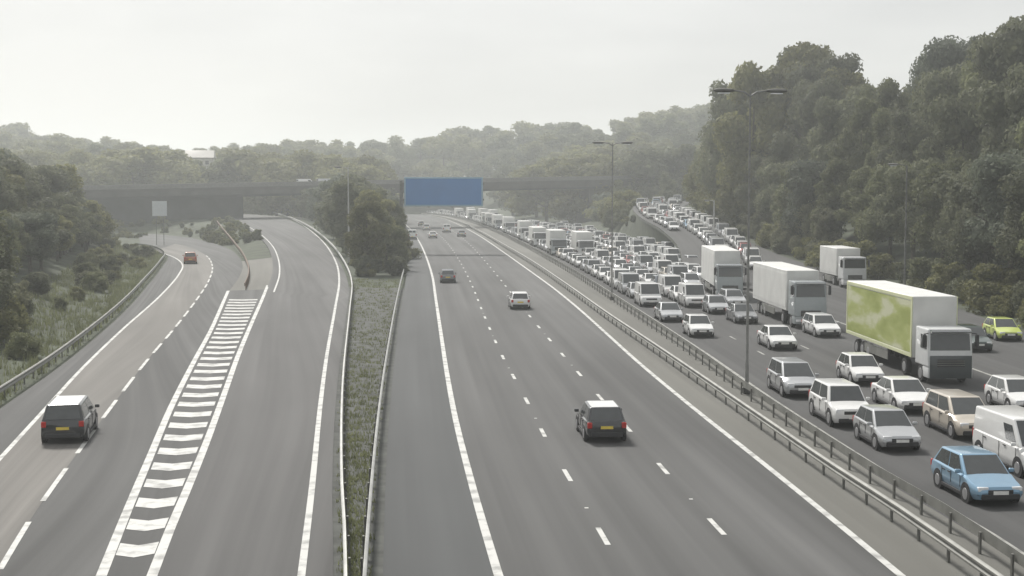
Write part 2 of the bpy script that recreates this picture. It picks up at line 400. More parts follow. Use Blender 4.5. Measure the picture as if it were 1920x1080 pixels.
stripes("lane_marking", [(B5.offset(1.15), .2, None, 0, 0, 999, Z), (B5.offset(4.75), .15, 2.1, 6.9, 4, 999, Z), (B5.offset(8.4), .15, 2.1, 6.9, 7, 999, Z),
                         (B5.offset(15.6), .2, None, 0, 0, 130, Z), (SL.offset(4.4).upto(150, 330), .15, 2.1, 6.9, 0, 999, Z + .004)], M['paintdim'])
mb = MB()                                                      # the ladder of chevron bars
y = 39.0; k = 0
while y < 131:
    a = L4.at(L4.near((0, y))); b = L5.at(L5.near((0, y)))
    def xat(P, yy): return float(np.interp(yy, P.xyz[:, 1], P.xyz[:, 0]))
    t_ = 1.35
    pts = []
    for f_, dy in ((.12, .14), (.5, -.12), (.88, .30)):
        for e in (0, t_):
            yy = y + dy + e; xa, xb = xat(L4, yy), xat(L5, yy); pts.append(Vector((xa + (xb - xa) * f_, yy, Z)))
    mb.face((pts[0], pts[2], pts[3], pts[1]), M['paint']); mb.face((pts[2], pts[4], pts[5], pts[3]), M['paint'])
    y += 3.05
tag(link("chevron_marking", mb.mesh("chevron_marking")), kind='structure')

# ---------------------------------------------------------------- ground
RS = np.array([(a, b_, c) for a, b_, c, s in ROAD]); RK = np.array([{'M': 0, 'L': 1, 'R': 2}[s] for *_, s in ROAD])
def road_info(q):
    """For points q (n,2): nearest-road distance, blended road height, side of the nearest sample."""
    dist = np.empty(len(q)); zz = np.empty(len(q)); kk = np.empty(len(q), int)
    for i in range(0, len(q), 1500):
        d2 = (q[i:i + 1500, None, 0] - RS[None, :, 0]) ** 2 + (q[i:i + 1500, None, 1] - RS[None, :, 1]) ** 2
        j = d2.argmin(1); dist[i:i + 1500] = np.sqrt(d2[np.arange(len(j)), j]); kk[i:i + 1500] = RK[j]
        w = 1 / (d2 + .3) ** 2; zz[i:i + 1500] = (w * RS[None, :, 2]).sum(1) / w.sum(1)
    return dist, zz, kk
def sarr(a, b, v):
    t = np.clip((v - a) / (b - a), 0, 1); return t * t * (3 - 2 * t)
def hill(q, r):
    x, y = q[:, 0], q[:, 1]
    far = sarr(405, 720, y) * (17 + 14 * sarr(-5, 90, x) + 3 * np.sin(x * .021) + 2 * np.sin(y * .03 + x * .013)) * sarr(4, 40, r)
    return far + 14 * sarr(700, 1500, y)
gx = np.unique(np.concatenate([np.linspace(-1800, -240, 14), np.arange(-240, 200, 3.5), np.linspace(200, 1800, 14)]))
gy = np.unique(np.concatenate([np.array([-300, -120, -50]), np.arange(-20, 470, 3.5), np.arange(470, 900, 14), np.linspace(900, 3500, 10)]))
GX, GY = np.meshgrid(gx, gy); q = np.stack([GX.ravel(), GY.ravel()], 1)
dist, zz, kk = road_info(q)
bank = np.where(kk == 1, np.clip(.30 * (dist - 4.5), 0, 6.5), 0) + np.where(kk == 2, np.clip(.42 * (dist - 3), 0, 15), 0)
rng = np.random.default_rng(3)
bump = .25 * np.sin(q[:, 0] * .9 + np.sin(q[:, 1] * .7)) * np.sin(q[:, 1] * .8) * sarr(3, 7, dist)
GZ = (zz - .14 + bank + hill(q, dist) + bump).reshape(GX.shape)
sm = GZ.copy()
for _ in range(5):
    sm[1:-1, 1:-1] = (sm[1:-1, 1:-1] * 2 + sm[:-2, 1:-1] + sm[2:, 1:-1] + sm[1:-1, :-2] + sm[1:-1, 2:]) / 6
_px = np.interp(q[:, 1], PS.xyz[:, 1], PS.xyz[:, 0]); _ro = np.interp(q[:, 1], RO.xyz[:, 1], RO.xyz[:, 0])
under = ((q[:, 0] < _px) & (q[:, 0] > _ro - 3) & (q[:, 1] > 148) & (q[:, 1] < 398)).reshape(GX.shape)
mask = sarr(5, 11, dist).reshape(GX.shape); GZ = GZ * (1 - mask) + sm * mask - 2.2 * under
def ground(x, y):
    i = int(np.clip(np.searchsorted(gx, x) - 1, 0, len(gx) - 2)); j = int(np.clip(np.searchsorted(gy, y) - 1, 0, len(gy) - 2))
    u = (x - gx[i]) / (gx[i + 1] - gx[i]); v = (y - gy[j]) / (gy[j + 1] - gy[j])
    return float(GZ[j, i] * (1 - u) * (1 - v) + GZ[j, i + 1] * u * (1 - v) + GZ[j + 1, i] * (1 - u) * v + GZ[j + 1, i + 1] * u * v)
nx_, ny_ = len(gx), len(gy)
me = bpy.data.meshes.new("ground")
me.from_pydata([(float(a), float(b_), float(c)) for a, b_, c in zip(GX.ravel(), GY.ravel(), GZ.ravel())], [],
               [(j * nx_ + i, j * nx_ + i + 1, (j + 1) * nx_ + i + 1, (j + 1) * nx_ + i) for j in range(ny_ - 1) for i in range(nx_ - 1)])
for p in me.polygons: p.use_smooth = True
M['verge'] = plain("gravel_verge", (.066, .069, .063), .95, vary=.4, scale=1.2)
me.materials.append(M['ground'])
tag(link("ground", me), kind='structure')
ribbon("verge", B2.offset(-.35).upto(0, 150), HS.upto(0, 150), M['verge'], -.02, fit=False, skirt=.1)

# rough grass and weeds: countless blades, one object
mbv, mbf = [], []
def tuft(x, y, z, h, n):
    for _ in range(n):
        a = random.uniform(0, 6.283); w = random.uniform(.02, .05); l = random.uniform(.3, .8) * h; t_ = random.uniform(.7, 1.2) * h
        bx, by = x + random.uniform(-.25, .25), y + random.uniform(-.25, .25); i = len(mbv)
        mbv.extend([(bx - w * math.sin(a), by + w * math.cos(a), z - .05), (bx + w * math.sin(a), by - w * math.cos(a), z - .05), (bx + l * .6 * math.cos(a), by + l * .6 * math.sin(a), z + t_)])
        mbf.append((i, i + 1, i + 2))
for k in range(1500):
    y = 32 + 130 * random.random() ** 1.3
    xa = float(np.interp(y, B2.xyz[:, 1], B2.xyz[:, 0])); xb = float(np.interp(y, HS.xyz[:, 1], HS.xyz[:, 0])) - .5
    xb = min(xb, float(np.interp(y, B3.xyz[:, 1], B3.xyz[:, 0])) + .2) if y < 150 else xb
    f_ = random.random()
    if xb - xa < .3: continue
    tuft(xa + (xb - xa) * f_, y, -.02, random.uniform(.06, .22), 7)
for k in range(3800):
    d = LB.near((0, 66)) + (LB.L - LB.near((0, 66))) * random.random(); p = LB.at(d) - LB.nrm(d) * random.uniform(.1, 9) ** 1.0
    tuft(p.x, p.y, ground(p.x, p.y), random.uniform(.2, .7), 7)
me = bpy.data.meshes.new("verge_grass"); me.from_pydata(mbv, [], mbf); me.materials.append(LEAF[1])
tag(link("verge_grass", me), kind='stuff')

# ---------------------------------------------------------------- safety barriers
post_mb = MB(); post_mb.box((0, 0, .31), (.06, .12, .66), M['steel_dark']); POST = post_mb.mesh("post")
post_mb = MB(); post_mb.box((0, 0, .31), (.07, .12, .66), M['rust']); POST_R = post_mb.mesh("post")
def barrier(P, face, label, m, pm, y0=26, spacing=2.4, every=1, group="steel safety barriers along the carriageways"):
    root = empty("crash_barrier", P.at(P.near((0, 60))) if P.p[0].y < 60 else P.p[0]); o0 = root.location
    tag(root, label, "crash barrier", group)
    prof = [(0, .42), (.07, .46), (.07, .52), (.015, .57), (.015, .60), (.07, .65), (.07, .71), (0, .76), (-.02, .76), (-.02, .42)]
    i0 = next(i for i, p in enumerate(P.p) if p.y > y0 - 10); rings = []
    for i in range(i0, len(P.p)):
        n = P.nrm(P.l[i]) * face; rings.append([P.p[i] - o0 + n * a + Vector((0, 0, b)) for a, b in prof])
    mb = MB(); mb.loft(rings, m); link("rail", mb.mesh("rail"), root)
    d = P.near((0, y0)); far = MB(); n = 0
    while d < P.L:
        p = P.at(d); t = P.tan(d); p = p - P.nrm(d) * face * .09
        if n < 100:
            o = link("post", pm, root, p - o0); o.rotation_euler = (0, 0, math.atan2(t.y, t.x) + R(90))
        else:
            far.box(p - o0 + Vector((0, 0, .31)), (.08, .08, .66), pm.materials[0])
        n += 1; d += spacing
    if n > 100: tag(link("post_row", far.mesh("post_row"), root), kind='stuff')
    return root
barrier(LB, 1, "weathered steel barrier along the far left edge below the wooded bank", M['steel'], POST, y0=60)
barrier(B2, -1, "long pale steel barrier on the right side of the curving link road", M['steel_pale'], POST)
barrier(B3, 1, "short pale steel barrier beside the main hard shoulder, ending at the tree clump", M['steel_pale'], POST)
barrier(B4, -1, "steel barrier on the near side of the central reserve, facing the emptier carriageway", M['steel'], POST)
barrier(B5, 1, "steel barrier on the far side of the central reserve, facing the jammed traffic", M['steel'], POST)
SB = trace([(459, 533), (465, 518), (466, 500), (456, 476), (436, 450), (415, 425), (402, 408)], lambda y: zmid(y) * .6 if y < 190 else zmid(y) - .05, .6)
barrier(SB, -1, "rusty brown barrier curving between the slip road and the higher link road", M['rust'], POST_R, y0=20)

# ---------------------------------------------------------------- trees
LIM_N = 3200
def crown_mesh(name, seed, w, h, base, nleaf, leaf, mat, lumps=18, core=True, trunk=None):
    """Crown of leaf-sized faces round uneven lumps, with gaps; unit: metres, foot of the tree at z = 0."""
    r = np.random.default_rng(seed); C = []; Rr = []
    for i in range(lumps):
        a = r.uniform(0, 6.283); t = r.uniform(0, 1); zc = base + (h - base) * (.12 + .76 * t)
        wid = w / 2 * (.95 - .75 * abs(t - .38) ** 1.3) * math.sqrt(r.uniform(.05, 1)) * .8
        C.append((math.cos(a) * wid, math.sin(a) * wid, zc)); Rr.append(w * r.uniform(.13, .24) * (1.05 - .35 * t))
    C = np.array(C); Rr = np.array(Rr)
    pick = r.choice(lumps, nleaf, p=Rr ** 2 / (Rr ** 2).sum())
    u = r.normal(size=(nleaf, 3)); u[:, 2] += .25; u /= np.linalg.norm(u, axis=1)[:, None]
    P = C[pick] + u * (Rr[pick] * r.uniform(.72, 1.14, nleaf))[:, None] * np.array([1, 1, .85])
    n = u + r.normal(scale=.55, size=(nleaf, 3)); n /= np.linalg.norm(n, axis=1)[:, None]
    tv = np.cross(n, r.normal(size=(nleaf, 3))); tv /= np.linalg.norm(tv, axis=1)[:, None]; bv = np.cross(n, tv)
    s = (leaf * r.uniform(.55, 1.25, nleaf))[:, None]
    quad = np.stack([P - tv * s, P - bv * s * .6, P + tv * s, P + bv * s * .6], 1).reshape(-1, 3)
    verts = quad.tolist(); faces = [(4 * i, 4 * i + 1, 4 * i + 2, 4 * i + 3) for i in range(nleaf)]
    mats = [mat]; midx = [0] * nleaf
    if core:
        for c, rad in zip(C, Rr):
            b = bmesh.new(); bmesh.ops.create_icosphere(b, subdivisions=1, radius=rad * .74, matrix=Matrix.Translation(tuple(c))); b.verts.index_update()
            k = len(verts)
            for v in b.verts:
                verts.append([v.co.x + r.normal() * .08 * rad, v.co.y + r.normal() * .08 * rad, v.co.z + r.normal() * .08 * rad])
            for f in b.faces: faces.append(tuple(k + v.index for v in f.verts)); midx.append(0)
            b.free()
    if trunk:
        mb = MB(); trunk_into(mb, h, w, base, seed); mb.bm.verts.index_update(); k = len(verts)
        for v in mb.bm.verts: verts.append(list(v.co))
        for f in mb.bm.faces: faces.append(tuple(k + v.index for v in f.verts)); midx.append(1)
        mb.bm.free(); mats.append(M['bark'])
    me = bpy.data.meshes.new(name); me.from_pydata(verts, [], faces)
    for m in mats: me.materials.append(m)
    me.polygons.foreach_set("material_index", midx)
    me.update(); return me
def trunk_into(mb, h, w, base, seed):
    r = random.Random(seed); rt = .018 * h + .05
    top = Vector((r.uniform(-.4, .4), r.uniform(-.4, .4), h * .72))
    mb.tube([(0, 0, -.6), (0, 0, .4), tuple(top * .5), tuple(top)], [rt * 1.35, rt, rt * .7, rt * .2], M['bark'], 7)
    for k in range(5):
        t = r.uniform(.3, .75); a = r.uniform(0, 6.28); p = top * t; e = p + Vector((math.cos(a) * w * .3, math.sin(a) * w * .3, h * .16))
        mb.tube([tuple(p), tuple(p.lerp(e, .5) + Vector((0, 0, .15))), tuple(e)], [rt * .45, rt * .3, rt * .1], M['bark'], 5)
TREES, FAR = [], []
for i, (w, h, base, mi) in enumerate([(9, 12, 2.2, 0), (8, 13, 2.0, 1), (10, 12, 2, 3), (7.5, 12, 1.5, 2), (9, 14, 3, 1), (8.5, 11, 1.2, 0), (7, 10, .8, 4)]):
    cm = crown_mesh("crown", 10 + i, w, h, base, 9500, .20, LEAF[mi], 24)
    tb = MB(); trunk_into(tb, h, w, base, i); TREES.append((cm, tb.mesh("trunk"), h, w))
for i, (w, h, base, mi) in enumerate([(11, 12, 1, 0), (10, 13, 1, 1), (12, 12, .6, 2), (10, 12, 1, 3), (9, 13, 1.4, 1), (11, 11, .8, 2)]):
    FAR.append((crown_mesh("woodland_tree", 40 + i, w, h, base, 5200, .34, LEAF[mi], 20, trunk=True), h, w))
BUSH = [(crown_mesh("shrub", 70 + i, w, h, .05, 3600, .13, LEAF[mi], 16), h, w) for i, (w, h, mi) in enumerate([(4.2, 3.2, 0), (5, 3.6, 1), (4.4, 2.8, 2), (4, 4.2, 4)])]
SIL = [(-400, 235), (0, 240), (30, 225), (60, 246), (130, 250), (220, 258), (330, 277), (430, 268), (500, 262), (600, 258), (700, 254), (800, 246), (870, 230), (950, 228), (1060, 220), (1100, 236), (1130, 236),
       (1200, 212), (1300, 190), (1366, 176), (1380, 135), (1430, 95), (1490, 72), (1540, 84), (1575, 120), (1600, 146), (1740, 124), (1750, 75), (1790, 66), (1850, 42), (1920, 8), (2100, -60), (2500, -200)]
def sil(px): return float(np.interp(px, [a for a, _ in SIL], [b for _, b in SIL]))
def px_of(x, y): return CX + x / y * F
def top_limit(x, y): return HC + (355 - sil(px_of(x, y))) / F * y
PLACED = []
def free(x, y, gap):
    for a, b_ in PLACED:
        if (a - x) ** 2 + (b_ - y) ** 2 < gap * gap: return False
    return True
def clear_road(x, y, r): return road_info(np.array([[x, y]]))[0][0] > r
def tree(x, y, h, label, group, which=None, near=True, wide=1.0):
    z = ground(x, y); PLACED.append((x, y)); a = random.uniform(0, 6.28)
    if near:
        cm, tm, h0, w0 = TREES[which if which is not None else random.randrange(6)]; s = h / h0; k = s * wide
        e = empty("tree", (x, y, z), a); e.scale = (k, k, s); tag(e, label, "tree", group)
        link("trunk", tm, e); link("crown", cm, e); return e
    cm, h0, w0 = FAR[which if which is not None else random.randrange(len(FAR))]; s = h / h0; k = s * wide
    o = link("woodland_tree", cm, None, (x, y, z)); o.rotation_euler = (0, 0, a); o.scale = (k, k, s); tag(o, label, "tree", group); return o
def shrub(x, y, h, label, group, which=None):
    cm, h0, w0 = BUSH[which if which is not None else random.randrange(len(BUSH))]; s = h / h0
    o = link("shrub", cm, None, (x, y, ground(x, y) - .1)); o.rotation_euler = (0, 0, random.uniform(0, 6.28)); k = s * random.uniform(.9, 1.3); o.scale = (k, k, s); tag(o, label, "shrub", group); PLACED.append((x, y)); return o

# trees along the right bank, behind the jammed lanes
NR = "trees crowded on the steep right bank"
d0 = SR.near((0, 60))
for off, step, frac, gap in ((5, 6.5, .72, 4.5), (11, 7, .9, 5), (19, 8, 1.0, 6), (29, 10, 1.0, 7)):
    d = d0
    while d < SR.near((0, 345)):
        p = SR.at(d) + SR.nrm(d) * (off + random.uniform(-1.5, 1.5)); d += step * random.uniform(.8, 1.2) * (1 + SR.at(min(d, SR.L)).y / 500)
        px = px_of(p.x, p.y)
        if px > 2080 or not free(p.x, p.y, gap) or not clear_road(p.x, p.y, 3.5): continue
        lim = top_limit(p.x, p.y) - ground(p.x, p.y)
        if lim < 3.5: continue
        h = max(4.5, min(19 if off < 9 else 26, lim)) * frac * random.uniform(.86, 1.0)
        big = 1362 < px < 1592 and off > 8
        tree(p.x, p.y, h, "leafy tree in the dense wood on the steep right bank behind the lorries", NR, which=random.choice((0, 1, 2, 4, 5)), near=p.y < 230, wide=min(1.25, max(.75, 13 / h)))
d = d0 + 30
while d < SR.near((0, 260)):
    p = SR.at(d) + SR.nrm(d) * random.uniform(1.6, 3.2); d += random.uniform(3.6, 6)
    px = px_of(p.x, p.y)
    if px < 2000: shrub(p.x, p.y, random.uniform(2.2, 4.4), "low leafy shrub at the foot of the right bank beside the joining road" if not 1340 < px < 1460 else "pale shrub painted as sunlit at the roadside beyond the white lorry",
                        "shrubs along the foot of the right bank" if not 1340 < px < 1460 else "pale shrubs beyond the lorry", 3 if 1340 < px < 1460 else random.randrange(3))  # sunlight on the shrubs beyond the lorry is painted in as paler leaves
for px, topy, dist, wd in ((1410, 112, 236, 1.0), (1455, 84, 246, 1.05), (1500, 72, 240, 1.05), (1545, 90, 232, 1.0), (1575, 122, 226, .9), (1380, 140, 252, .9)):
    x = (px - CX) / F * dist; z = ground(x, dist); h = HC + (355 - topy) / F * dist - z
    tree(x, dist, h, "tall tree in the rounded clump standing above the ridge of the right-hand wood", "tall clump on the right ridge", which=random.choice((1, 3, 0)), near=True, wide=wd * min(1.0, 11 / h + .45))
for px, topy, dist in ((1362, 352, 218), (1388, 346, 206), (1412, 352, 196), (1436, 366, 186), (1460, 385, 176), (1400, 395, 190)):
    d = SR.near((0, dist)); p = SR.at(SR.near((float(np.interp(dist, SR.xyz[:, 1], SR.xyz[:, 0])), dist))) + Vector((2.4 + random.random(), 0, 0))
    h = max(4, HC + (355 - topy) / F * p.y - ground(p.x, p.y))
    tree(p.x, p.y, h, "pale yellowish-green small tree at the roadside behind the white lorries", "pale small trees behind the white lorries", which=6, near=True, wide=min(1.2, 7 / h))  # the lit look of these trees is put into their pale leaf colour
# left bank
NL = "trees crowded on the left bank"
for off, step, frac, gap in ((6.5, 6, .62, 4), (11.5, 5, .85, 4), (17, 6, .95, 4.6), (25, 7, 1, 5.5), (35, 9, 1, 7)):
    d = LB.near((0, 58))
    while d < LB.L:
        n = LB.nrm(d); p = LB.at(d) - n * (off + random.uniform(-1.5, 1.5)); d += step * random.uniform(.8, 1.25)
        px = px_of(p.x, p.y)
        if px < -140 or px > 380 or not free(p.x, p.y, gap) or not clear_road(p.x, p.y, 4.2): continue
        if off < 8 and (p.y > 105 or random.random() < .15): continue
        lim = top_limit(p.x, p.y) - ground(p.x, p.y)
        h = max(3.5, min(12.5 if p.y < 110 else (8.0 if off < 14 else 11.5), lim)) * frac * random.uniform(.85, 1.0)
        tree(p.x, p.y, h, "leafy tree in the wood on the left bank behind the roadside barrier", NL, near=p.y < 200, wide=random.uniform(1.0, 1.4))
d = LB.near((0, 60))
while d < LB.L - 10:
    n = LB.nrm(d); p = LB.at(d) - n * random.uniform(2.4, 8.5); d += random.uniform(2.2, 4.5)
    if p.y < 108 or random.random() < .75:
        shrub(p.x, p.y, random.uniform(1.5, 3.4) * (1 if p.y < 108 else .7), "low shrub close behind the left roadside barrier", "shrubs behind the left barrier")
# clump between the link road and the main carriageway
NI = "trees of the clump between the two carriageways"
for px, py, dist, topy, w_ in ((690, 0, 172, 372, .8), (725, 0, 180, 388, .8), (655, 0, 215, 330, .9), (700, 0, 205, 352, .95), (740, 0, 215, 372, .75), (670, 0, 250, 318, 1), (625, 0, 285, 330, .9), (715, 0, 250, 350, .9),
                               (600, 0, 330, 348, .9), (650, 0, 300, 322, 1), (690, 0, 310, 338, 1), (735, 0, 300, 365, .8), (565, 0, 385, 352, .8), (610, 0, 380, 335, 1), (665, 0, 370, 335, 1), (715, 0, 375, 345, 1), (640, 0, 190, 400, .7), (748, 0, 190, 420, .6), (585, 0, 350, 350, .9), (632, 0, 262, 335, .9), (668, 0, 222, 345, .9), (600, 0, 410, 338, 1)):
    x = (px - CX) / F * dist
    if not clear_road(x, dist, 1.0): continue
    h = max(3.5, HC + (355 - topy) / F * dist - ground(x, dist))
    tree(x, dist, h, "tree in the dark clump between the link road and the main carriageway", NI, which=random.choice((1, 3, 3, 0)), near=dist < 240, wide=w_ * min(1.3, 10.5 / h + .3))
for k in range(26):
    y = random.uniform(160, 250); xa = float(np.interp(y, B2.xyz[:, 1], B2.xyz[:, 0])) + 1.2; xb = float(np.interp(y, HS.xyz[:, 1], HS.xyz[:, 0])) - .9
    if xb - xa > .4:
        x = random.uniform(xa, xb); shrub(x, y, random.uniform(1.4, 3.2), "low shrub at the foot of the tree clump between the carriageways", "shrubs under the middle tree clump", random.randrange(3))
# wedge between the jammed carriageway and the joining road, and the slope left of the link road
NW = "trees on the wedge before the joining road"
for k in range(90):
    y = random.uniform(205, 388); xa = float(np.interp(y, RO.xyz[:, 1], RO.xyz[:, 0])) + 2; xb = float(np.interp(y, SL.xyz[:, 1], SL.xyz[:, 0])) - 2
    x = random.uniform(xa, max(xa + .1, xb))
    if not clear_road(x, y, 2.2) or not free(x, y, 4): continue
    h = min(11, 3.2 + (y - 240) * .075) * random.uniform(.8, 1.1)
    if y < 290: shrub(x, y, h * .75, "low dark shrub on the wedge between the queue and the joining road", "shrubs on the wedge before the joining road", random.randrange(3))
    else: tree(x, y, h, "dark tree on the wedge between the queue and the joining road", NW, which=random.choice((0, 1, 3)), near=False)
for k in range(75):
    y = 205 + 185 * random.random(); xa = float(np.interp(y, RO.xyz[:, 1], RO.xyz[:, 0])); xb = float(np.interp(y, SL.xyz[:, 1], SL.xyz[:, 0]))
    if xb - xa < 1.0: continue
    f_ = random.uniform(.2, .75); x = xa + (xb - xa) * f_
    if not free(x, y, 2.0): continue
    o = shrub(x, y, random.uniform(1.0, 2.0) if y < 300 else random.uniform(2.5, 6.0), "dark shrub on the grassy slope between the queue and the joining road", "shrubs on the slope before the joining road", random.randrange(3))
    o.location.z = zslip(y) * f_ - .1
for k in range(170):
    y = random.uniform(240, 345); xa = float(np.interp(y, LR.xyz[:60, 1], LR.xyz[:60, 0])); xb = float(np.interp(y, ML.xyz[:, 1], ML.xyz[:, 0]))
    x = random.uniform(xa - 25 if y > 300 else xa, xb)
    if y > 255 and clear_road(x, y, 1.3) and free(x, y, 2.2): shrub(x, y, random.uniform(.9, 2.2), "low shrub on the slope between the slip road and the link road", "shrubs between slip road and link road", random.randrange(3))
# far hillside beyond the bridge
NF = "trees of the far hillside wood"
for dist, stepx in ((425, 38), (455, 44), (495, 48), (545, 52), (610, 54), (680, 50), (745, 40)):
    px = -60 + random.uniform(0, 30)
    while px < 1420:
        dd = dist + random.uniform(-13, 13); x = (px - CX) / F * dd; px += stepx * random.uniform(.75, 1.2)
        if not clear_road(x, dd, 4.5) or not free(x, dd, 5): continue
        lim = top_limit(x, dd) - ground(x, dd)
        if lim < 4: continue
        tree(x, dd, min(21 if dd < 720 else 30, lim * random.uniform(.88, 1.0)), "leafy tree in the wood on the far hillside beyond the road bridge", NF, which=random.choice((0, 1, 2, 2, 4, 5)), near=False, wide=random.uniform(1.1, 1.5))

# ---------------------------------------------------------------- road bridge
br = empty("road_bridge", (0, 405, 0)); tag(br, "long dark concrete road bridge crossing behind the blue sign", "bridge")
A_, B_ = at(150, 350, 338), at(1420, 326, 432); ax = (B_ - A_); ax.z = 0; ax.normalize(); pr = Vector((-ax.y, ax.x, 0))
def bb(name, t0, t1, zlo, zhi, dep0, dep1, m, bevel=.05):
    mb = MB(); P = []
    for zsel in (0, 1):
        for dp in (dep0, dep1):
            for t in (t0, t1):
                p = A_.lerp(B_, t); zr = p.z
                P.append(Vector((p.x, p.y, zr + (zlo, zhi)[zsel])) + pr * dp - br.location)
    mb.hexa(P, m, bevel); return link(name, mb.mesh(name), br)
bb("deck", -.25, 1.15, -2.75, -1.15, 0, 12, M['concrete'])
bb("edge_beam", -.25, 1.15, -1.13, -.85, -.5, 12.5, M['concrete'])
bb("soffit_beam", -.25, 1.15, -3.4, -2.77, 1.2, 10.8, M['concrete_shaded'])
for dp in (-.35, 12.15): bb("parapet", -.25, 1.15, -.84, .25, dp, dp + .2, M['steel_dark'])
bb("abutment", -.25, .205, -13, -3.42, 4.5, 11.2, M['concrete_shaded'])
bb("abutment", .82, 1.15, -16, -3.42, 4.5, 11.2, M['concrete_shaded'])
def t_at(px, dp):
    t = .5
    for _ in range(20):
        p = A_.lerp(B_, t) + pr * dp; t += (px - px_of(p.x, p.y)) / 1270 * .8
    return t
for px in (600, 722, 1092): bb("pier", t_at(px, 6), t_at(px, 6) + .008, -16, -3.42, 2, 10, M['concrete'], .2)

# ---------------------------------------------------------------- blue gantry sign
sg = empty("gantry_sign", at(752, 470, 229)); sg.location.z = ground(sg.location.x, 229)
tag(sg, "large blue motorway sign with pale edge on a cantilever mast over the carriageway", "sign")
p0, p1 = at(757, 387, 228) - sg.location, at(905, 332, 228) - sg.location
mb = MB(); mb.tube([(0, 1.0, -.5), (0, 1.0, p1.z - .6)], [.35, .28], M['steel_dark'], 10); link("mast", mb.mesh("mast"), sg)
mb = MB()
for zz_ in (p0.z + 1.1, p1.z - 1.1): mb.box(((p1.x) / 2, .75, zz_), (p1.x + .4, .3, .3), M['steel_dark'], .03)
for k in range(6): mb.box((p0.x + (p1.x - p0.x) * (k + .5) / 6, .75, (p0.z + p1.z) / 2), (.14, .14, p1.z - p0.z - 2.2), M['steel_dark'])
link("boom", mb.mesh("boom"), sg)
mb = MB(); mb.box(((p0.x + p1.x) / 2, .35, (p0.z + p1.z) / 2), (p1.x - p0.x, .16, p1.z - p0.z), M['sign_edge'], .04); pn = link("sign_panel", mb.mesh("sign_panel"), sg)
mb = MB(); mb.box(((p0.x + p1.x) / 2, .265, (p0.z + p1.z) / 2), (p1.x - p0.x - .5, .012, p1.z - p0.z - .5), M['sign_blue']); link("sign_face", mb.mesh("sign_face"), pn)

# small pale sign in front of the dark abutment
ss = empty("roadside_sign", at(300, 440, 262)); ss.location.z = ground(ss.location.x, 262)
tag(ss, "small pale square sign on two posts before the dark bridge abutment", "sign")
p0, p1 = at(287, 405, 262) - ss.location, at(314, 377, 262) - ss.location
mb = MB(); mb.box((0, 0, (p0.z + p1.z) / 2), (p1.x - p0.x, .08, p1.z - p0.z), M['sign_white'], .02); link("sign_panel", mb.mesh("sign_panel"), ss)
for s_ in (-1, 1):
    mb = MB(); mb.tube([(s_ * .7, .14, -.4), (s_ * .7, .14, p1.z - .2)], [.06, .06], M['steel_dark'], 8); link("sign_post", mb.mesh("sign_post"), ss)

# ---------------------------------------------------------------- lamp columns
def lamp(px, base_py, zf, h, label, arms, heading=0.0, m='steel_dark', dist=None, rad=.13):
    p = on(px, base_py, zf) if dist is None else at(px, base_py, dist)
    if dist is not None: p.z = ground(p.x, p.y)
    e = empty("lamp_column", p, heading); tag(e, label, "street lamp", "tall lamp columns of the motorway")
    mb = MB(); mb.box((0, 0, .15), (.4, .4, .3), M['concrete'], .03); link("base", mb.mesh("base"), e)
    mb = MB(); mb.tube([(0, 0, .1), (0, 0, 1.6), (0, 0, 1.7), (0, 0, h)], [rad, rad, rad * .75, rad * .5], M[m], 10); link("pole", mb.mesh("pole"), e)
    for s_ in arms:
        mb = MB(); mb.tube([(0, 0, h - .25), (s_ * .35, 0, h - .02), (s_ * 1.0, 0, h + .06)], [.05, .045, .04], M[m], 8); link("arm", mb.mesh("arm"), e)
        mb = MB()
        rings = []
        for q_, hw, hh in ((.85, .06, .05), (.98, .15, .09), (1.4, .2, .12), (1.8, .17, .1), (1.95, .06, .05)):
            rings.append([Vector((s_ * q_, math.cos(a) * hw, h + .04 + math.sin(a) * hh)) for a in [i * math.pi / 4 for i in range(8)]])
        mb.loft(rings, M['steel_dark']); lm = link("lantern", mb.mesh("lantern"), e)
        mb = MB(); mb.box((s_ * 1.4, 0, h - .1), (.6, .24, .06), M['lamp'], .02); link("lens", mb.mesh("lens"), lm)
    return e
lamp(1400, 738, flat, 15.6, "tall twin-armed lamp column on the central reserve, the nearest", (-1, 1), R(8), 'steel_mid', None, .1)
lamp(1147, 562, flat, 15.0, "twin-armed lamp column on the central reserve farther down the queue", (-1, 1), R(8), 'steel_mid', None, .1)
lamp(650, 0, flat, 13.5, "pale lamp column standing against the middle tree clump", (-1,), 0, 'steel_pale', 190, .16)
lamp(1707, 0, flat, 13.0, "single-armed lamp column in front of the dark right bank", (-1,), R(10), 'steel_dark', 132)
lamp(1343, 0, flat, 8.0, "pale thick post beside the joining road under the right bank", (-1,), R(30), 'steel_pale', 215, .22)

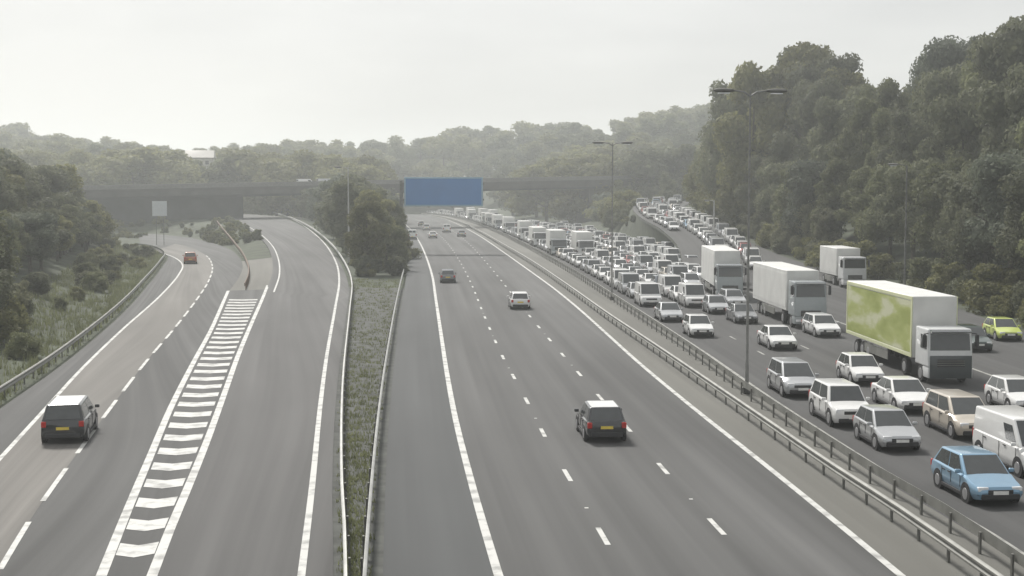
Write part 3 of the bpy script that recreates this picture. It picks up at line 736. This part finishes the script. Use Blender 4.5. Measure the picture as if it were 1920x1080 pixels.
# ---------------------------------------------------------------- cars
KIND = {   # L, W, H, bonnet length, screen run, roof end from tail, rear base from tail, nose height, belt height, wheel radius
    'hatchback': (4.0, 1.76, 1.48, 1.00, .80, .55, .10, .68, .93, .31),
    'saloon': (4.65, 1.82, 1.44, 1.15, .85, 1.35, .62, .66, .92, .32),
    'estate': (4.7, 1.82, 1.50, 1.15, .80, .42, .08, .68, .94, .32),
    'off-roader': (4.5, 1.88, 1.72, 1.05, .62, .35, .08, .86, 1.08, .37),
    'people carrier': (4.5, 1.84, 1.66, .80, .95, .35, .08, .78, 1.02, .33),
    'van': (5.0, 1.98, 2.05, .72, .80, .12, .03, .88, 1.12, .34),
}
def car_geo(kind):
    Lc, Wd, H, bon, scr, rr, rb, nose, belt, wr = KIND[kind]; h = Lc / 2; w = Wd / 2; van = kind == 'van'
    yb = h - bon; yf = yb - scr; yr = -h + rr; ye = -h + rb
    st = [(h, .34, nose - .14, .76), (h - .07, .26, nose - .02, .90), (h - .28, .22, nose + .04, .97), (h - .6, .2, nose + .09, 1.0), (yb + .05, .2, belt - .03, 1.0), (0, .2, belt + .01, 1.0),
          (-h + .75, .2, belt + .03, 1.0), (-h + .3, .22, belt + (.0 if rb > .3 else .04), .98), (-h + .06, .28, belt - .02, .94), (-h, .36, belt - .14, .86)]
    body = MB(); rings = []
    for y, zl, zt, k in st:
        a = w * k
        r = [(a * .86, zl), (a * .97, zl + .14), (a, (zl + zt) / 2 - .02), (a * .975, zt - .07), (a * .90, zt), (a * .45, zt + .025)]
        rings.append([Vector((x, y, z)) for x, z in r] + [Vector((0, y, zt + .03))] + [Vector((-x, y, z)) for x, z in reversed(r)])
    body.loft(rings, 'B')
    for sg_ in (-1, 1):
        for ys in (yb - .28, (yb - .28 + -h + 1.05) / 2 + .05, -h + 1.15):
            body.box((sg_ * (w + .0005), ys, (belt + .38) / 2), (.012, .022, belt - .52), 'K')
        body.box((sg_ * (w * .985), 0, .25), (.05, Lc - 2.3, .12), 'K', .01)
        for ys in ((yb - .28) - .95, -h + 1.32): body.box((sg_ * (w + .005), ys, belt - .14), (.03, .2, .035), 'K')
    wb, wt = w * .93, w * (.86 if van else .74); zb = belt - .06; zt = H
    P = [Vector((-wb, ye, zb)), Vector((wb, ye, zb)), Vector((-wb, yb, zb)), Vector((wb, yb, zb)),
         Vector((-wt, yr, zt - .03)), Vector((wt, yr, zt - .03)), Vector((-wt, yf, zt)), Vector((wt, yf, zt))]
    body.hexa(P, 'B', .075, 3)
    def panel(mb, q, u0, u1, v0, v1, m='G', off=.008):
        A, B2_, C, D = q      # A,B bottom, C,D top (C above A)
        g = lambda u, v: A.lerp(B2_, u).lerp(C.lerp(D, u), v)
        n = (B2_ - A).cross(C - A).normalized() * off
        mb.face([g(u0, v0) + n, g(u1, v0) + n, g(u1, v1) + n, g(u0, v1) + n], m)
    ws, rw = MB(), MB(); front = (P[3], P[2], P[7], P[6]); rear = (P[0], P[1], P[4], P[5])
    panel(ws, front, .045, .955, .07, .93)
    if van: panel(rw, rear, .10, .47, .42, .86); panel(rw, rear, .53, .90, .42, .86)
    else: panel(rw, rear, .07, .93, .14, .90)
    sides = []
    for q in ((P[1], P[3], P[5], P[7]), (P[2], P[0], P[6], P[4])):
        fr = q[0] is P[1]; a, b_ = MB(), MB()
        # u runs rear to front on the right side and front to rear on the left
        spans = ((.52, .91), (.07, .495)) if not van else ((.72, .93), None)
        for mb, s in zip((a, b_), spans):
            if s is None: continue
            u0, u1 = s if fr else (1 - s[1], 1 - s[0])
            panel(mb, q, u0, u1, .10 if not van else .16, .90 if not van else .74)
        sides += [a] if van else [a, b_]
    def lightbox(x, y, z, sx, sz, m, dy=.1):
        mb = MB(); mb.box((x, y, z), (sx, dy, sz), m, .02); return mb
    hl = [lightbox(s * w * .66, h - .11, nose - .07, .36, .15, 'LAMP', .16) for s in (-1, 1)]
    tl = [lightbox(s * w * .82, -h + .03, belt - .16, .2, .24 if kind not in ('van', 'off-roader') else .36, 'RED', .12) for s in (-1, 1)]
    gr = MB(); gr.box((0, h - .035, nose - .16), (w * 1.0, .10, .15), 'K', .02); gr.box((0, h - .03, .36), (w * 1.5, .15, .19), 'K', .03)
    bm_ = MB(); bm_.box((0, -h + .02, .38), (w * 1.55, .12, .2), 'K', .03)
    pw = MB(); pw.box((0, h + .025, .50), (.52, .02, .12), 'PW'); py_ = MB(); py_.box((0, -h - .012, .68 if kind != 'van' else .62), (.52, .02, .12), 'PY')
    mirrors = []
    for s in (-1, 1):
        mb = MB(); mb.box((s * (w + .07), yb - .30, belt + .06), (.2, .1, .14), 'B', .03); mirrors.append(mb)
    wheels = []
    for s in (-1, 1):
        for y in (h - .82, -h + .80):
            t_ = MB(); c = Vector((0, 0, 0)); t_.cyl(c, (1, 0, 0), wr, .21, 'T', 18, .03)
            rm = MB(); rm.cyl((s * .095, 0, 0), (1, 0, 0), wr * .66, .04, 'R', 14, .01)
            wheels.append((s * (w - .095), y, wr, t_, rm))
    arch = MB()
    for s in (-1, 1):
        for y in (h - .82, -h + .80): arch.cyl((s * (w - .055), y, wr + .02), (1, 0, 0), wr + .065, .125, 'K', 18)
    return dict(body=body, windscreen=[ws], rear_window=[rw], side_window=sides, headlight=hl, tail_light=tl, grille=[gr], bumper=[bm_], front_plate=[pw], rear_plate=[py_], wing_mirror=mirrors, wheels=wheels, arch=arch)
KEY = {'B': PAINT['white'], 'G': M['glass'], 'LAMP': M['lamp'], 'RED': M['red'], 'K': M['black'], 'PW': M['plate_w'], 'PY': M['plate_y'], 'T': M['tyre'], 'R': M['rim']}
def finish(mb, name):
    mb.mats = [KEY[m] if isinstance(m, str) else m for m in mb.mats]; return mb.mesh(name)
CARS, SIMPLE = {}, {}
def merge(dst, src, off=Vector((0, 0, 0))):
    src.bm.verts.index_update(); vm = [dst.bm.verts.new(v.co + off) for v in src.bm.verts]
    for f in src.bm.faces:
        n = dst.bm.faces.new([vm[v.index] for v in f.verts]); n.material_index = dst._mi(src.mats[f.material_index]); n.smooth = f.smooth
    src.bm.free()
for k in KIND:
    g = car_geo(k); parts = []
    for nm in ('windscreen', 'rear_window', 'side_window', 'headlight', 'tail_light', 'grille', 'bumper', 'front_plate', 'rear_plate', 'wing_mirror'):
        for mb in g[nm]: parts.append((nm.replace('front_plate', 'number_plate').replace('rear_plate', 'number_plate'), finish(mb, nm), nm == 'wing_mirror'))
    merge(g['body'], g['arch'])
    CARS[k] = (finish(g['body'], "body"), parts, [((x, y, z), finish(t_, "wheel"), finish(r, "rim")) for x, y, z, t_, r in g['wheels']])
    g = car_geo(k); s = g['body']
    for nm in ('windscreen', 'rear_window', 'side_window', 'headlight', 'tail_light', 'grille', 'bumper', 'front_plate', 'rear_plate', 'wing_mirror'):
        for mb in g[nm]: merge(s, mb)
    merge(s, g['arch'])
    for x, y, z, t_, r in g['wheels']: merge(s, t_, Vector((x, y, z))); merge(s, r, Vector((x, y, z)))
    SIMPLE[k] = finish(s, "car")
def repaint(o, colour):
    o.material_slots[0].link = 'OBJECT'; o.material_slots[0].material = PAINT[colour]
NAMEOF = {'hatchback': 'hatchback_car', 'saloon': 'saloon_car', 'estate': 'estate_car', 'off-roader': 'off_road_car', 'people carrier': 'people_carrier', 'van': 'panel_van'}
VEH = []    # dicts, for the labels
def car(kind, colour, pos, head, full, label=None, lane=None, zoff=0.0, pitch=0.0, group=None):
    cat = 'van' if kind == 'van' else 'car'
    if not full:
        o = link(NAMEOF[kind], SIMPLE[kind], None, pos); repaint(o, colour)
    else:
        o = empty(NAMEOF[kind], pos); bme, parts, wh = CARS[kind]
        repaint(link("body", bme, o), colour)
        for nm, me, painted in parts:
            p = link(nm, me, o)
            if painted: repaint(p, colour)
        for loc, tm, rm in wh:
            t_ = link("wheel", tm, o, loc); link("rim", rm, t_)
    o.rotation_euler = (pitch, 0, head)
    tag(o, label, cat, group); VEH.append(dict(o=o, kind=kind, colour=colour, y=pos[1], x=pos[0], lane=lane, label=label)); return o
# ---------------------------------------------------------------- lorries
def lorry(pos, head, name, label, cabm, side=None, boxm='white_box', tl=13.4, th=4.2, cabh=3.0, deflector=False, front=None, group="lorries among the queue"):
    e = empty(name, pos, head); tag(e, label, "lorry", group)
    def prt(nm, mb, par=e): return link(nm, mb.mesh(nm), par)
    F0 = 0.0     # front bumper at y = 0, tail toward -y
    mb = MB(); c = M[cabm]
    P = lambda x, y, z: Vector((x, y, z))
    mb.hexa([P(-1.24, -2.25, .95), P(1.24, -2.25, .95), P(-1.24, -.02, .95), P(1.24, -.02, .95), P(-1.22, -2.25, cabh - .02), P(1.22, -2.25, cabh - .02), P(-1.2, -.28, cabh - .02), P(1.2, -.28, cabh - .02)], c, .09, 3)
    mb.box((0, -.55, .66), (2.44, 1.0, .6), c, .07, 2)
    cab = prt("cab", mb)
    if front:
        mb = MB(); mb.box((0, .0, .98), (2.3, .06, 1.24), M[front], .025, 2); prt("front_panel", mb)
    if deflector:
        mb = MB(); mb.hexa([P(-1.1, -2.2, cabh - .04), P(1.1, -2.2, cabh - .04), P(-1.05, -.6, cabh - .04), P(1.05, -.6, cabh - .04), P(-1.1, -2.2, th - .15), P(1.1, -2.2, th - .15), P(-1, -1.7, th - .2), P(1, -1.7, th - .2)], c, .08, 2); prt("wind_deflector", mb)
    mb = MB(); zt, zb = cabh - .28, cabh - 1.18; yl = lambda z: -.02 - .26 * (z - .95) / (cabh - .97)
    mb.hexa([P(-1.1, yl(zb) - .03, zb), P(1.1, yl(zb) - .03, zb), P(-1.1, yl(zb) + .012, zb), P(1.1, yl(zb) + .012, zb), P(-1.07, yl(zt) - .03, zt), P(1.07, yl(zt) - .03, zt), P(-1.07, yl(zt) + .012, zt), P(1.07, yl(zt) + .012, zt)], M['glass']); prt("windscreen", mb)
    mb = MB(); mb.box((0, yl(zt) + .16, zt + .14), (2.2, .34, .06), M['glass'], .02, rot=Matrix.Rotation(R(-14), 3, 'X')); prt("sun_visor", mb)
    for s in (-1, 1):
        mb = MB(); mb.box((s * 1.235, -.85, cabh - .75), (.03, .95, .75), M['glass']); prt("side_window", mb)
        mb = MB(); mb.box((s * 1.45, -.12, cabh - .65), (.2, .14, .7), M['black'], .03); mb.tube([(s * 1.2, -.25, cabh - .25), (s * 1.45, -.15, cabh - .28)], [.03, .03], M['black'], 6); prt("wing_mirror", mb)
        mb = MB(); mb.box((s * .92, -.04, .62), (.42, .1, .2), M['lamp'], .03); prt("headlight", mb)
    mb = MB(); mb.box((0, .015, 1.2), (1.5, .07, .42), M['black'], .02); mb.box((0, -.06, .45), (1.5, .08, .2), M['black'], .02)
    for k in range(3): mb.box((0, .05, 1.08 + .12 * k), (1.5, .03, .03), M['steel'])
    prt("grille", mb)
    mb = MB(); mb.box((0, -.01, .42), (.52, .05, .12), M['plate_w']); prt("number_plate", mb)
    fb = -2.75
    mb = MB(); zb_ = 1.15; bx = M[boxm]; mb.box((0, fb - tl / 2, (zb_ + th) / 2), (2.52, tl, th - zb_), bx, .05); body = prt("trailer_body", mb)
    mb = MB(); mb.box((0, fb - tl / 2 + .3, 1.0), (.95, tl - .3, .28), M['black'], .02); mb.box((0, -2.2, .8), (.9, 3.6, .3), M['black'], .02)
    for s in (-1, 1): mb.box((s * 1.2, fb - tl * .52, .75), (.05, tl * .36, .55), M['steel'], .01)
    prt("chassis", mb)
    for s in (-1, 1):
        mb = MB(); mb.box((s * 1.27, fb - tl / 2, (zb_ + th) / 2), (.02, tl - .5, th - zb_ - .55), M[side or boxm]); prt("side_curtain", mb, body)
        if side:
            mb = MB()
            for z_ in (zb_ + .13, th - .13): mb.box((s * 1.275, fb - tl / 2, z_), (.05, tl, .2), M['curtain_edge'], .01)
            for y_ in (fb - .12, fb - tl + .12): mb.box((s * 1.275, y_, (zb_ + th) / 2), (.05, .2, th - zb_ - .47), M['curtain_edge'], .01)
            prt("side_frame", mb, body)
    axles = [-1.35, -4.2] + ([fb - tl + 2.2, fb - tl + 3.5, fb - tl + 4.8] if tl > 9 else [fb - tl + 1.6])
    for s in (-1, 1):
        for y_ in axles:
            t_ = MB(); t_.cyl((0, 0, 0), (1, 0, 0), .5, .3, M['tyre'], 20, .04); w_ = link("wheel", t_.mesh("wheel"), e, (s * 1.07, y_, .5))
            r_ = MB(); r_.cyl((s * .14, 0, 0), (1, 0, 0), .29, .05, M['rim'], 14, .01); link("rim", r_.mesh("rim"), w_)
    VEH.append(dict(o=e, kind='lorry', colour='white', y=pos[1], x=pos[0], lane=None, label=label, long=tl + 3)); return e
def oncoming(P, px, py, zf=flat):
    p = on(px, py, zf); d = P.near(p); t = P.tan(d); return p, t, math.atan2(-t.y, -t.x) - R(90)

P3, P2, P1, P0, PA = B5.offset(2.95), B5.offset(6.6), B5.offset(10.3), B5.offset(13.9), B5.offset(17.6)
PB = B5.offset(21.2)
q = "yellow-green sided lorry with a dark-fronted cab, the nearest lorry in the jam"
p, t, hd = oncoming(PS, 1782, 722); lorry(p, hd, "curtain_side_lorry", q, 'white_cab', 'curtain', 'white_box', 13.4, 4.62, 3.05, front='dark_cab')
p, t, hd = oncoming(PS, 1520, 617); lorry(p, hd, "box_lorry", "long white box lorry with a grey cab, directly behind the yellow-green lorry", 'grey_cab', None, 'white_box', 13.0, 4.3, 3.6)
p, t, hd = oncoming(PS, 1369, 563, zslip); lorry(p, hd, "box_lorry", "white high-sided lorry with a dull cab, third lorry back beside the lamp column", 'grey_cab', None, 'white_box', 13.0, 4.6, 3.4)
PO = world_path([(33.5, 40), (34.2, 60), (35.2, 96), (37.4, 140), (35.6, 175), (34.4, 215)], zslip)
p, t, hd = oncoming(PO, 1603, 541, zslip); lorry(p, hd, "box_lorry", "white box lorry standing apart under the dark right bank", 'white_cab', None, 'white_box', 7.5, 4.1, 3.3)

# cars placed where the photo shows them: (x, y of the front at the ground, lane, kind, colour, label)
NEAR = [
    (1506, 748, P3, 'people carrier', 'silver', "tall silver people carrier level with the foot of the nearest lamp column"),
    (1602, 804, P3, 'off-roader', 'white', "white off-roader with a dark front, next to the central barrier behind a silver hatchback"),
    (1692, 850, P3, 'hatchback', 'silver', "silver hatchback next to the central barrier, just behind the light blue hatchback"),
    (1876, 952, P3, 'hatchback', 'light blue', "light blue hatchback at the front of the lane beside the central barrier"),
    (1318, 634, P3, 'hatchback', 'white', "white hatchback with a dark front, alone beside the barrier behind the lamp column"),
    (1262, 605, P3, 'saloon', 'silver', "silver saloon close behind the white hatchback beside the barrier"),
    (1222, 576, P3, 'van', 'white', "small white van beside the barrier, behind a silver saloon"),
    (1632, 724, P2, 'hatchback', 'white', "white hatchback in the second lane, alongside the tall silver people carrier"),
    (1722, 778, P2, 'saloon', 'white', "white saloon in the second lane, just behind the beige people carrier"),
    (1836, 828, P2, 'people carrier', 'beige', "pale beige people carrier in the second lane beside the silver hatchback"),
    (1975, 902, P2, 'van', 'white', "white van cut by the right picture edge beside the light blue hatchback"),
    (1472, 658, P2, 'saloon', 'white', "white saloon alone in the second lane, left of the yellow-green lorry"),
    (1350, 590, P2, 'hatchback', 'silver', "silver hatchback in the second lane, left of the dull lilac car"),
    (1556, 634, P1, 'estate', 'white', "white estate half hidden by the tail of the yellow-green lorry"),
    (1402, 608, P1, 'saloon', 'grey', "dull grey saloon in front of the white high-sided lorry"),
    (1936, 778, PS, 'hatchback', 'white', "white hatchback cut by the right picture edge in front of the yellow-green lorry"),
    (1896, 641, PO, 'hatchback', 'yellow green', "bright yellow-green hatchback beyond the yellow-green lorry"),
    (1838, 661, PO, 'estate', 'dark green', "dark green estate half hidden behind the yellow-green lorry"),
]
for px, py, P, kind, colour, label in NEAR:
    p, t, hd = oncoming(P, px, py); p = p + t * (KIND[kind][0] / 2)
    car(kind, colour, p, hd, True, label, 'x', group="cars in the traffic jam")
AWAY = [
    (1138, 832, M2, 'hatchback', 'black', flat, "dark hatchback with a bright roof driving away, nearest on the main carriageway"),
    (976, 581, M2, 'hatchback', 'white', flat, "white hatchback driving away, second on the main carriageway"),
    (840, 531, M1, 'hatchback', 'grey', flat, "dark grey hatchback driving away beside the solid line of the hard shoulder"),
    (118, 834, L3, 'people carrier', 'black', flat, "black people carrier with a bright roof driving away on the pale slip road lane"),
    (357, 495, L3, 'people carrier', 'orange', flat, "small orange car far down the pale slip road lane"),
    (437, 408, L6, 'hatchback', 'silver', zmid, "pale silver hatchback far up the link road under the bridge"),
    (800, 432, M1, 'people carrier', 'white', flat, "white people carrier far off, driving away between two white vans below the blue sign"),
    (838, 436, M2, 'van', 'white', flat, "white van far off in the middle lane below the right half of the blue sign"),
    (773, 449, M1, 'van', 'white', flat, "small white van far off, driving away next to the middle tree clump"),
    (812, 447, M1, 'saloon', 'white', flat, "white saloon far off, driving away just below the blue sign"),
    (866, 444, M2, 'estate', 'silver', flat, "pale silver estate far off, driving away close to the central reserve"),
    (790, 424, M1, 'hatchback', 'white', flat, "white hatchback farthest away on the main carriageway, below the left end of the blue sign"),
]
for px, py, P, kind, colour, zf, label in AWAY:
    p = on(px, py, zf); t = P.tan(P.near(p)); p = p + t * (KIND[kind][0] / 2); p.z = zf(p.y)
    o = car(kind, colour, p, math.atan2(t.y, t.x) - R(90), p.y < 200, label, 'away', group="vehicles driving away from the camera")
    if 'bright roof' in label:  # added white panel paints the bright sky's reflection onto the dark roof
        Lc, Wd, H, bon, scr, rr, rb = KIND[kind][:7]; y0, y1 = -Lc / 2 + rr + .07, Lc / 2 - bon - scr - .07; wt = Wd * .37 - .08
        mb = MB(); mb.hexa([Vector((x, y, H - .022 - .03 * (y == y0) + dz)) for dz in (0, .03) for y in (y0, y1) for x in (-wt, wt)], PAINT['white'], .012, 1); link("painted_roof_sheen", mb.mesh("painted_roof_sheen"), o)

# the rest of the queue, lane by lane
def occupied(x, y, r=5.6):
    for v in VEH:
        if v['kind'] == 'lorry':
            h = v['o'].rotation_euler.z; back = Vector((math.sin(h), -math.cos(h)))
            for k in range(0, int(v['long']) + 1, 2):
                if abs(v['x'] + back.x * k - x) < 2.2 and abs(v['y'] + back.y * k - y) < 5: return True
        elif math.hypot((v['x'] - x) * 1.6, v['y'] - y) < r: return True
    return False
rq = random.Random(21)
COLS = ['white'] * 9 + ['silver'] * 6 + ['grey'] * 2 + ['black', 'dark blue', 'red', 'beige', 'beige', 'light blue']
KS = ['hatchback'] * 6 + ['saloon'] * 4 + ['estate'] * 3 + ['off-roader'] * 3 + ['people carrier'] * 3 + ['van'] * 8
LANES = [('lane beside the central barrier', P3, 133, 610, flat), ('second lane from the barrier', P2, 112, 590, flat), ('third lane from the barrier', P1, 118, 560, flat), ('joining road below the bank', PS, 148, 345, zslip),
         ('fourth lane from the barrier', P0, 158, 400, flat), ('fifth lane from the barrier', PA, 186, 395, flat), ('sixth lane from the barrier', PB, 205, 385, flat),
         ('inner edge of the joining road', PS.offset(-3.3), 178, 335, zslip), ('outer side of the joining road', PS.offset(3.6), 168, 345, zslip)]
queue = {}
for ln, P, y0, y1, zf in LANES:
    d = P.near((float(np.interp(y0, P.xyz[:, 1], P.xyz[:, 0])), y0)); last = None; k = 0; queue[ln] = []
    while d < P.L:
        p = P.at(d)
        if p.y > y1: break
        kind = rq.choice(KS); colour = rq.choice(COLS); t = P.tan(d)
        if p.y > 150 and colour in ('black', 'dark blue', 'grey', 'light blue') and rq.random() < .7: colour = rq.choice(('white', 'silver', 'white')); p = p + P.nrm(d) * rq.uniform(-.25, .25); p.z = zf(p.y) + (.004 if zf is zslip else 0)
        if kind == 'van': colour = rq.choice(['white', 'white', 'white', 'silver'])
        big = not ln.startswith(('joining', 'outer', 'inner')) and p.y > 205 and rq.random() < .18
        if big and not occupied(p.x + t.x * 6, p.y + t.y * 6, 8):
            hd = math.atan2(-t.y, -t.x) - R(90); tl = rq.choice((6.5, 7.5, 9.5))
            lorry(p - t * 1.5, hd, "box_lorry", None, rq.choice(('white_cab', 'white_cab', 'grey_cab')), None, 'white_box', tl, rq.uniform(3.5, 4.1), 2.7)
            queue[ln].append(VEH[-1]); VEH[-1]['lane'] = ln; d += tl + 8; continue
        if not occupied(p.x, p.y):
            car(kind, colour, p, math.atan2(-t.y, -t.x) - R(90), p.y < 150, None, ln, pitch=math.atan(-t.z) if zf is zslip else 0, group="cars in the traffic jam"); queue[ln].append(VEH[-1])
            d += KIND[kind][0] + rq.uniform(.8, 2.2)
        else: d += 2.0
SHORT = {'fourth lane from the barrier': 'the fourth lane from the barrier', 'fifth lane from the barrier': 'the fifth lane from the barrier', 'sixth lane from the barrier': 'the sixth lane from the barrier',
         'lane beside the central barrier': 'the central barrier lane', 'second lane from the barrier': 'the second lane from the barrier', 'third lane from the barrier': 'the third lane from the barrier',
         'joining road below the bank': "the joining road's middle lane", 'inner edge of the joining road': "the joining road's inner lane", 'outer side of the joining road': "the joining road's outer lane"}
_t = "first second third fourth fifth sixth seventh eighth ninth tenth eleventh twelfth thirteenth fourteenth fifteenth sixteenth seventeenth eighteenth nineteenth twentieth".split()
ORD = [x + " " for x in _t] + ["twenty-" + x + " " for x in _t[:9]] + ["thirtieth "] + ["thirty-" + x + " " for x in _t[:9]]
nice = lambda v: 'white box lorry' if v['kind'] == 'lorry' else v['colour'] + ' ' + v['kind']
for ln, vs in queue.items():
    seen = {}
    for i, v in enumerate(vs):
        key = nice(v)
        n = seen.get(key, 0); seen[key] = n + 1
        total = sum(1 for u in vs if nice(u) == key)
        lab = ("only " + key if total == 1 else ("nearest " if n == 0 else "farthest " if n == total - 1 else ORD[n] + "nearest ") + key) + " in " + SHORT[ln]
        if i: lab += ", behind a " + ("box lorry" if vs[i - 1]['kind'] == 'lorry' else vs[i - 1]['kind'])
        v['o']["label"] = lab
# vehicles on the bridge
for px, colour, kind, lab, dp in ((1232, 'white', 'van', "white van crossing the road bridge at the right", 4.5), (575, 'white', 'van', "white van crossing the road bridge above the link road", 8.0), (612, 'silver', 'van', "silver van crossing the road bridge above the tree clump", 8.0)):
    t_ = (px - 150) / 1270; p = A_.lerp(B_, t_)
    for _ in range(6):
        p = A_.lerp(B_, t_) + pr * dp; t_ += (px - px_of(p.x, p.y)) / 1270
    p.z = A_.lerp(B_, t_).z - 1.14
    car(kind, colour, p, math.atan2(ax.y, ax.x) - R(90), False, lab, 'bridge', group="vehicles on the bridge")
# pale house on the left hill
hp = at(375, 290, 445); hz = ground(hp.x, 445)
hs = empty("house", (hp.x, 445, hz), R(6)); tag(hs, "pale house with a light roof among the trees of the left hill", "house")
hh = max(5.0, hp.z - hz - 1)
mb = MB(); mb.box((0, 0, hh / 2 - .5), (8.5, 7, hh + 1), M['render'], .05); wl = link("wall", mb.mesh("wall"), hs)
mb = MB(); Pp = lambda x, y, z: Vector((x, y, z)); mb.hexa([Pp(-4.8, -4, hh - .05), Pp(4.8, -4, hh - .05), Pp(-4.8, 4, hh - .05), Pp(4.8, 4, hh - .05), Pp(-4.6, -.2, hh + 2.4), Pp(4.6, -.2, hh + 2.4), Pp(-4.6, .2, hh + 2.4), Pp(4.6, .2, hh + 2.4)], M['roof_tile'], .04); link("roof", mb.mesh("roof"), hs)
for x in (-2.6, 0, 2.6):
    mb = MB(); mb.box((x, -3.52, hh - 1.6), (1.1, .08, 1.2), M['glass'], .01); link("window", mb.mesh("window"), hs)

# ---------------------------------------------------------------- the air
mh = bpy.data.materials.new("haze"); mh.use_nodes = True; t = mh.node_tree; t.nodes.clear()
o_ = t.nodes.new("ShaderNodeOutputMaterial"); pv = t.nodes.new("ShaderNodeVolumePrincipled")
pv.inputs["Color"].default_value = (.95, .985, .985, 1); pv.inputs["Density"].default_value = HAZE; pv.inputs["Anisotropy"].default_value = .5
t.links.new(pv.outputs[0], o_.inputs["Volume"])
zl, zh = float(GZ.min()) - 1, 75.0
mb = MB(); mb.box((0, 1600, (zl + zh) / 2), (3700, 3900, zh - zl), mh); hz_ = link("haze", mb.mesh("haze")); tag(hz_, kind='stuff')
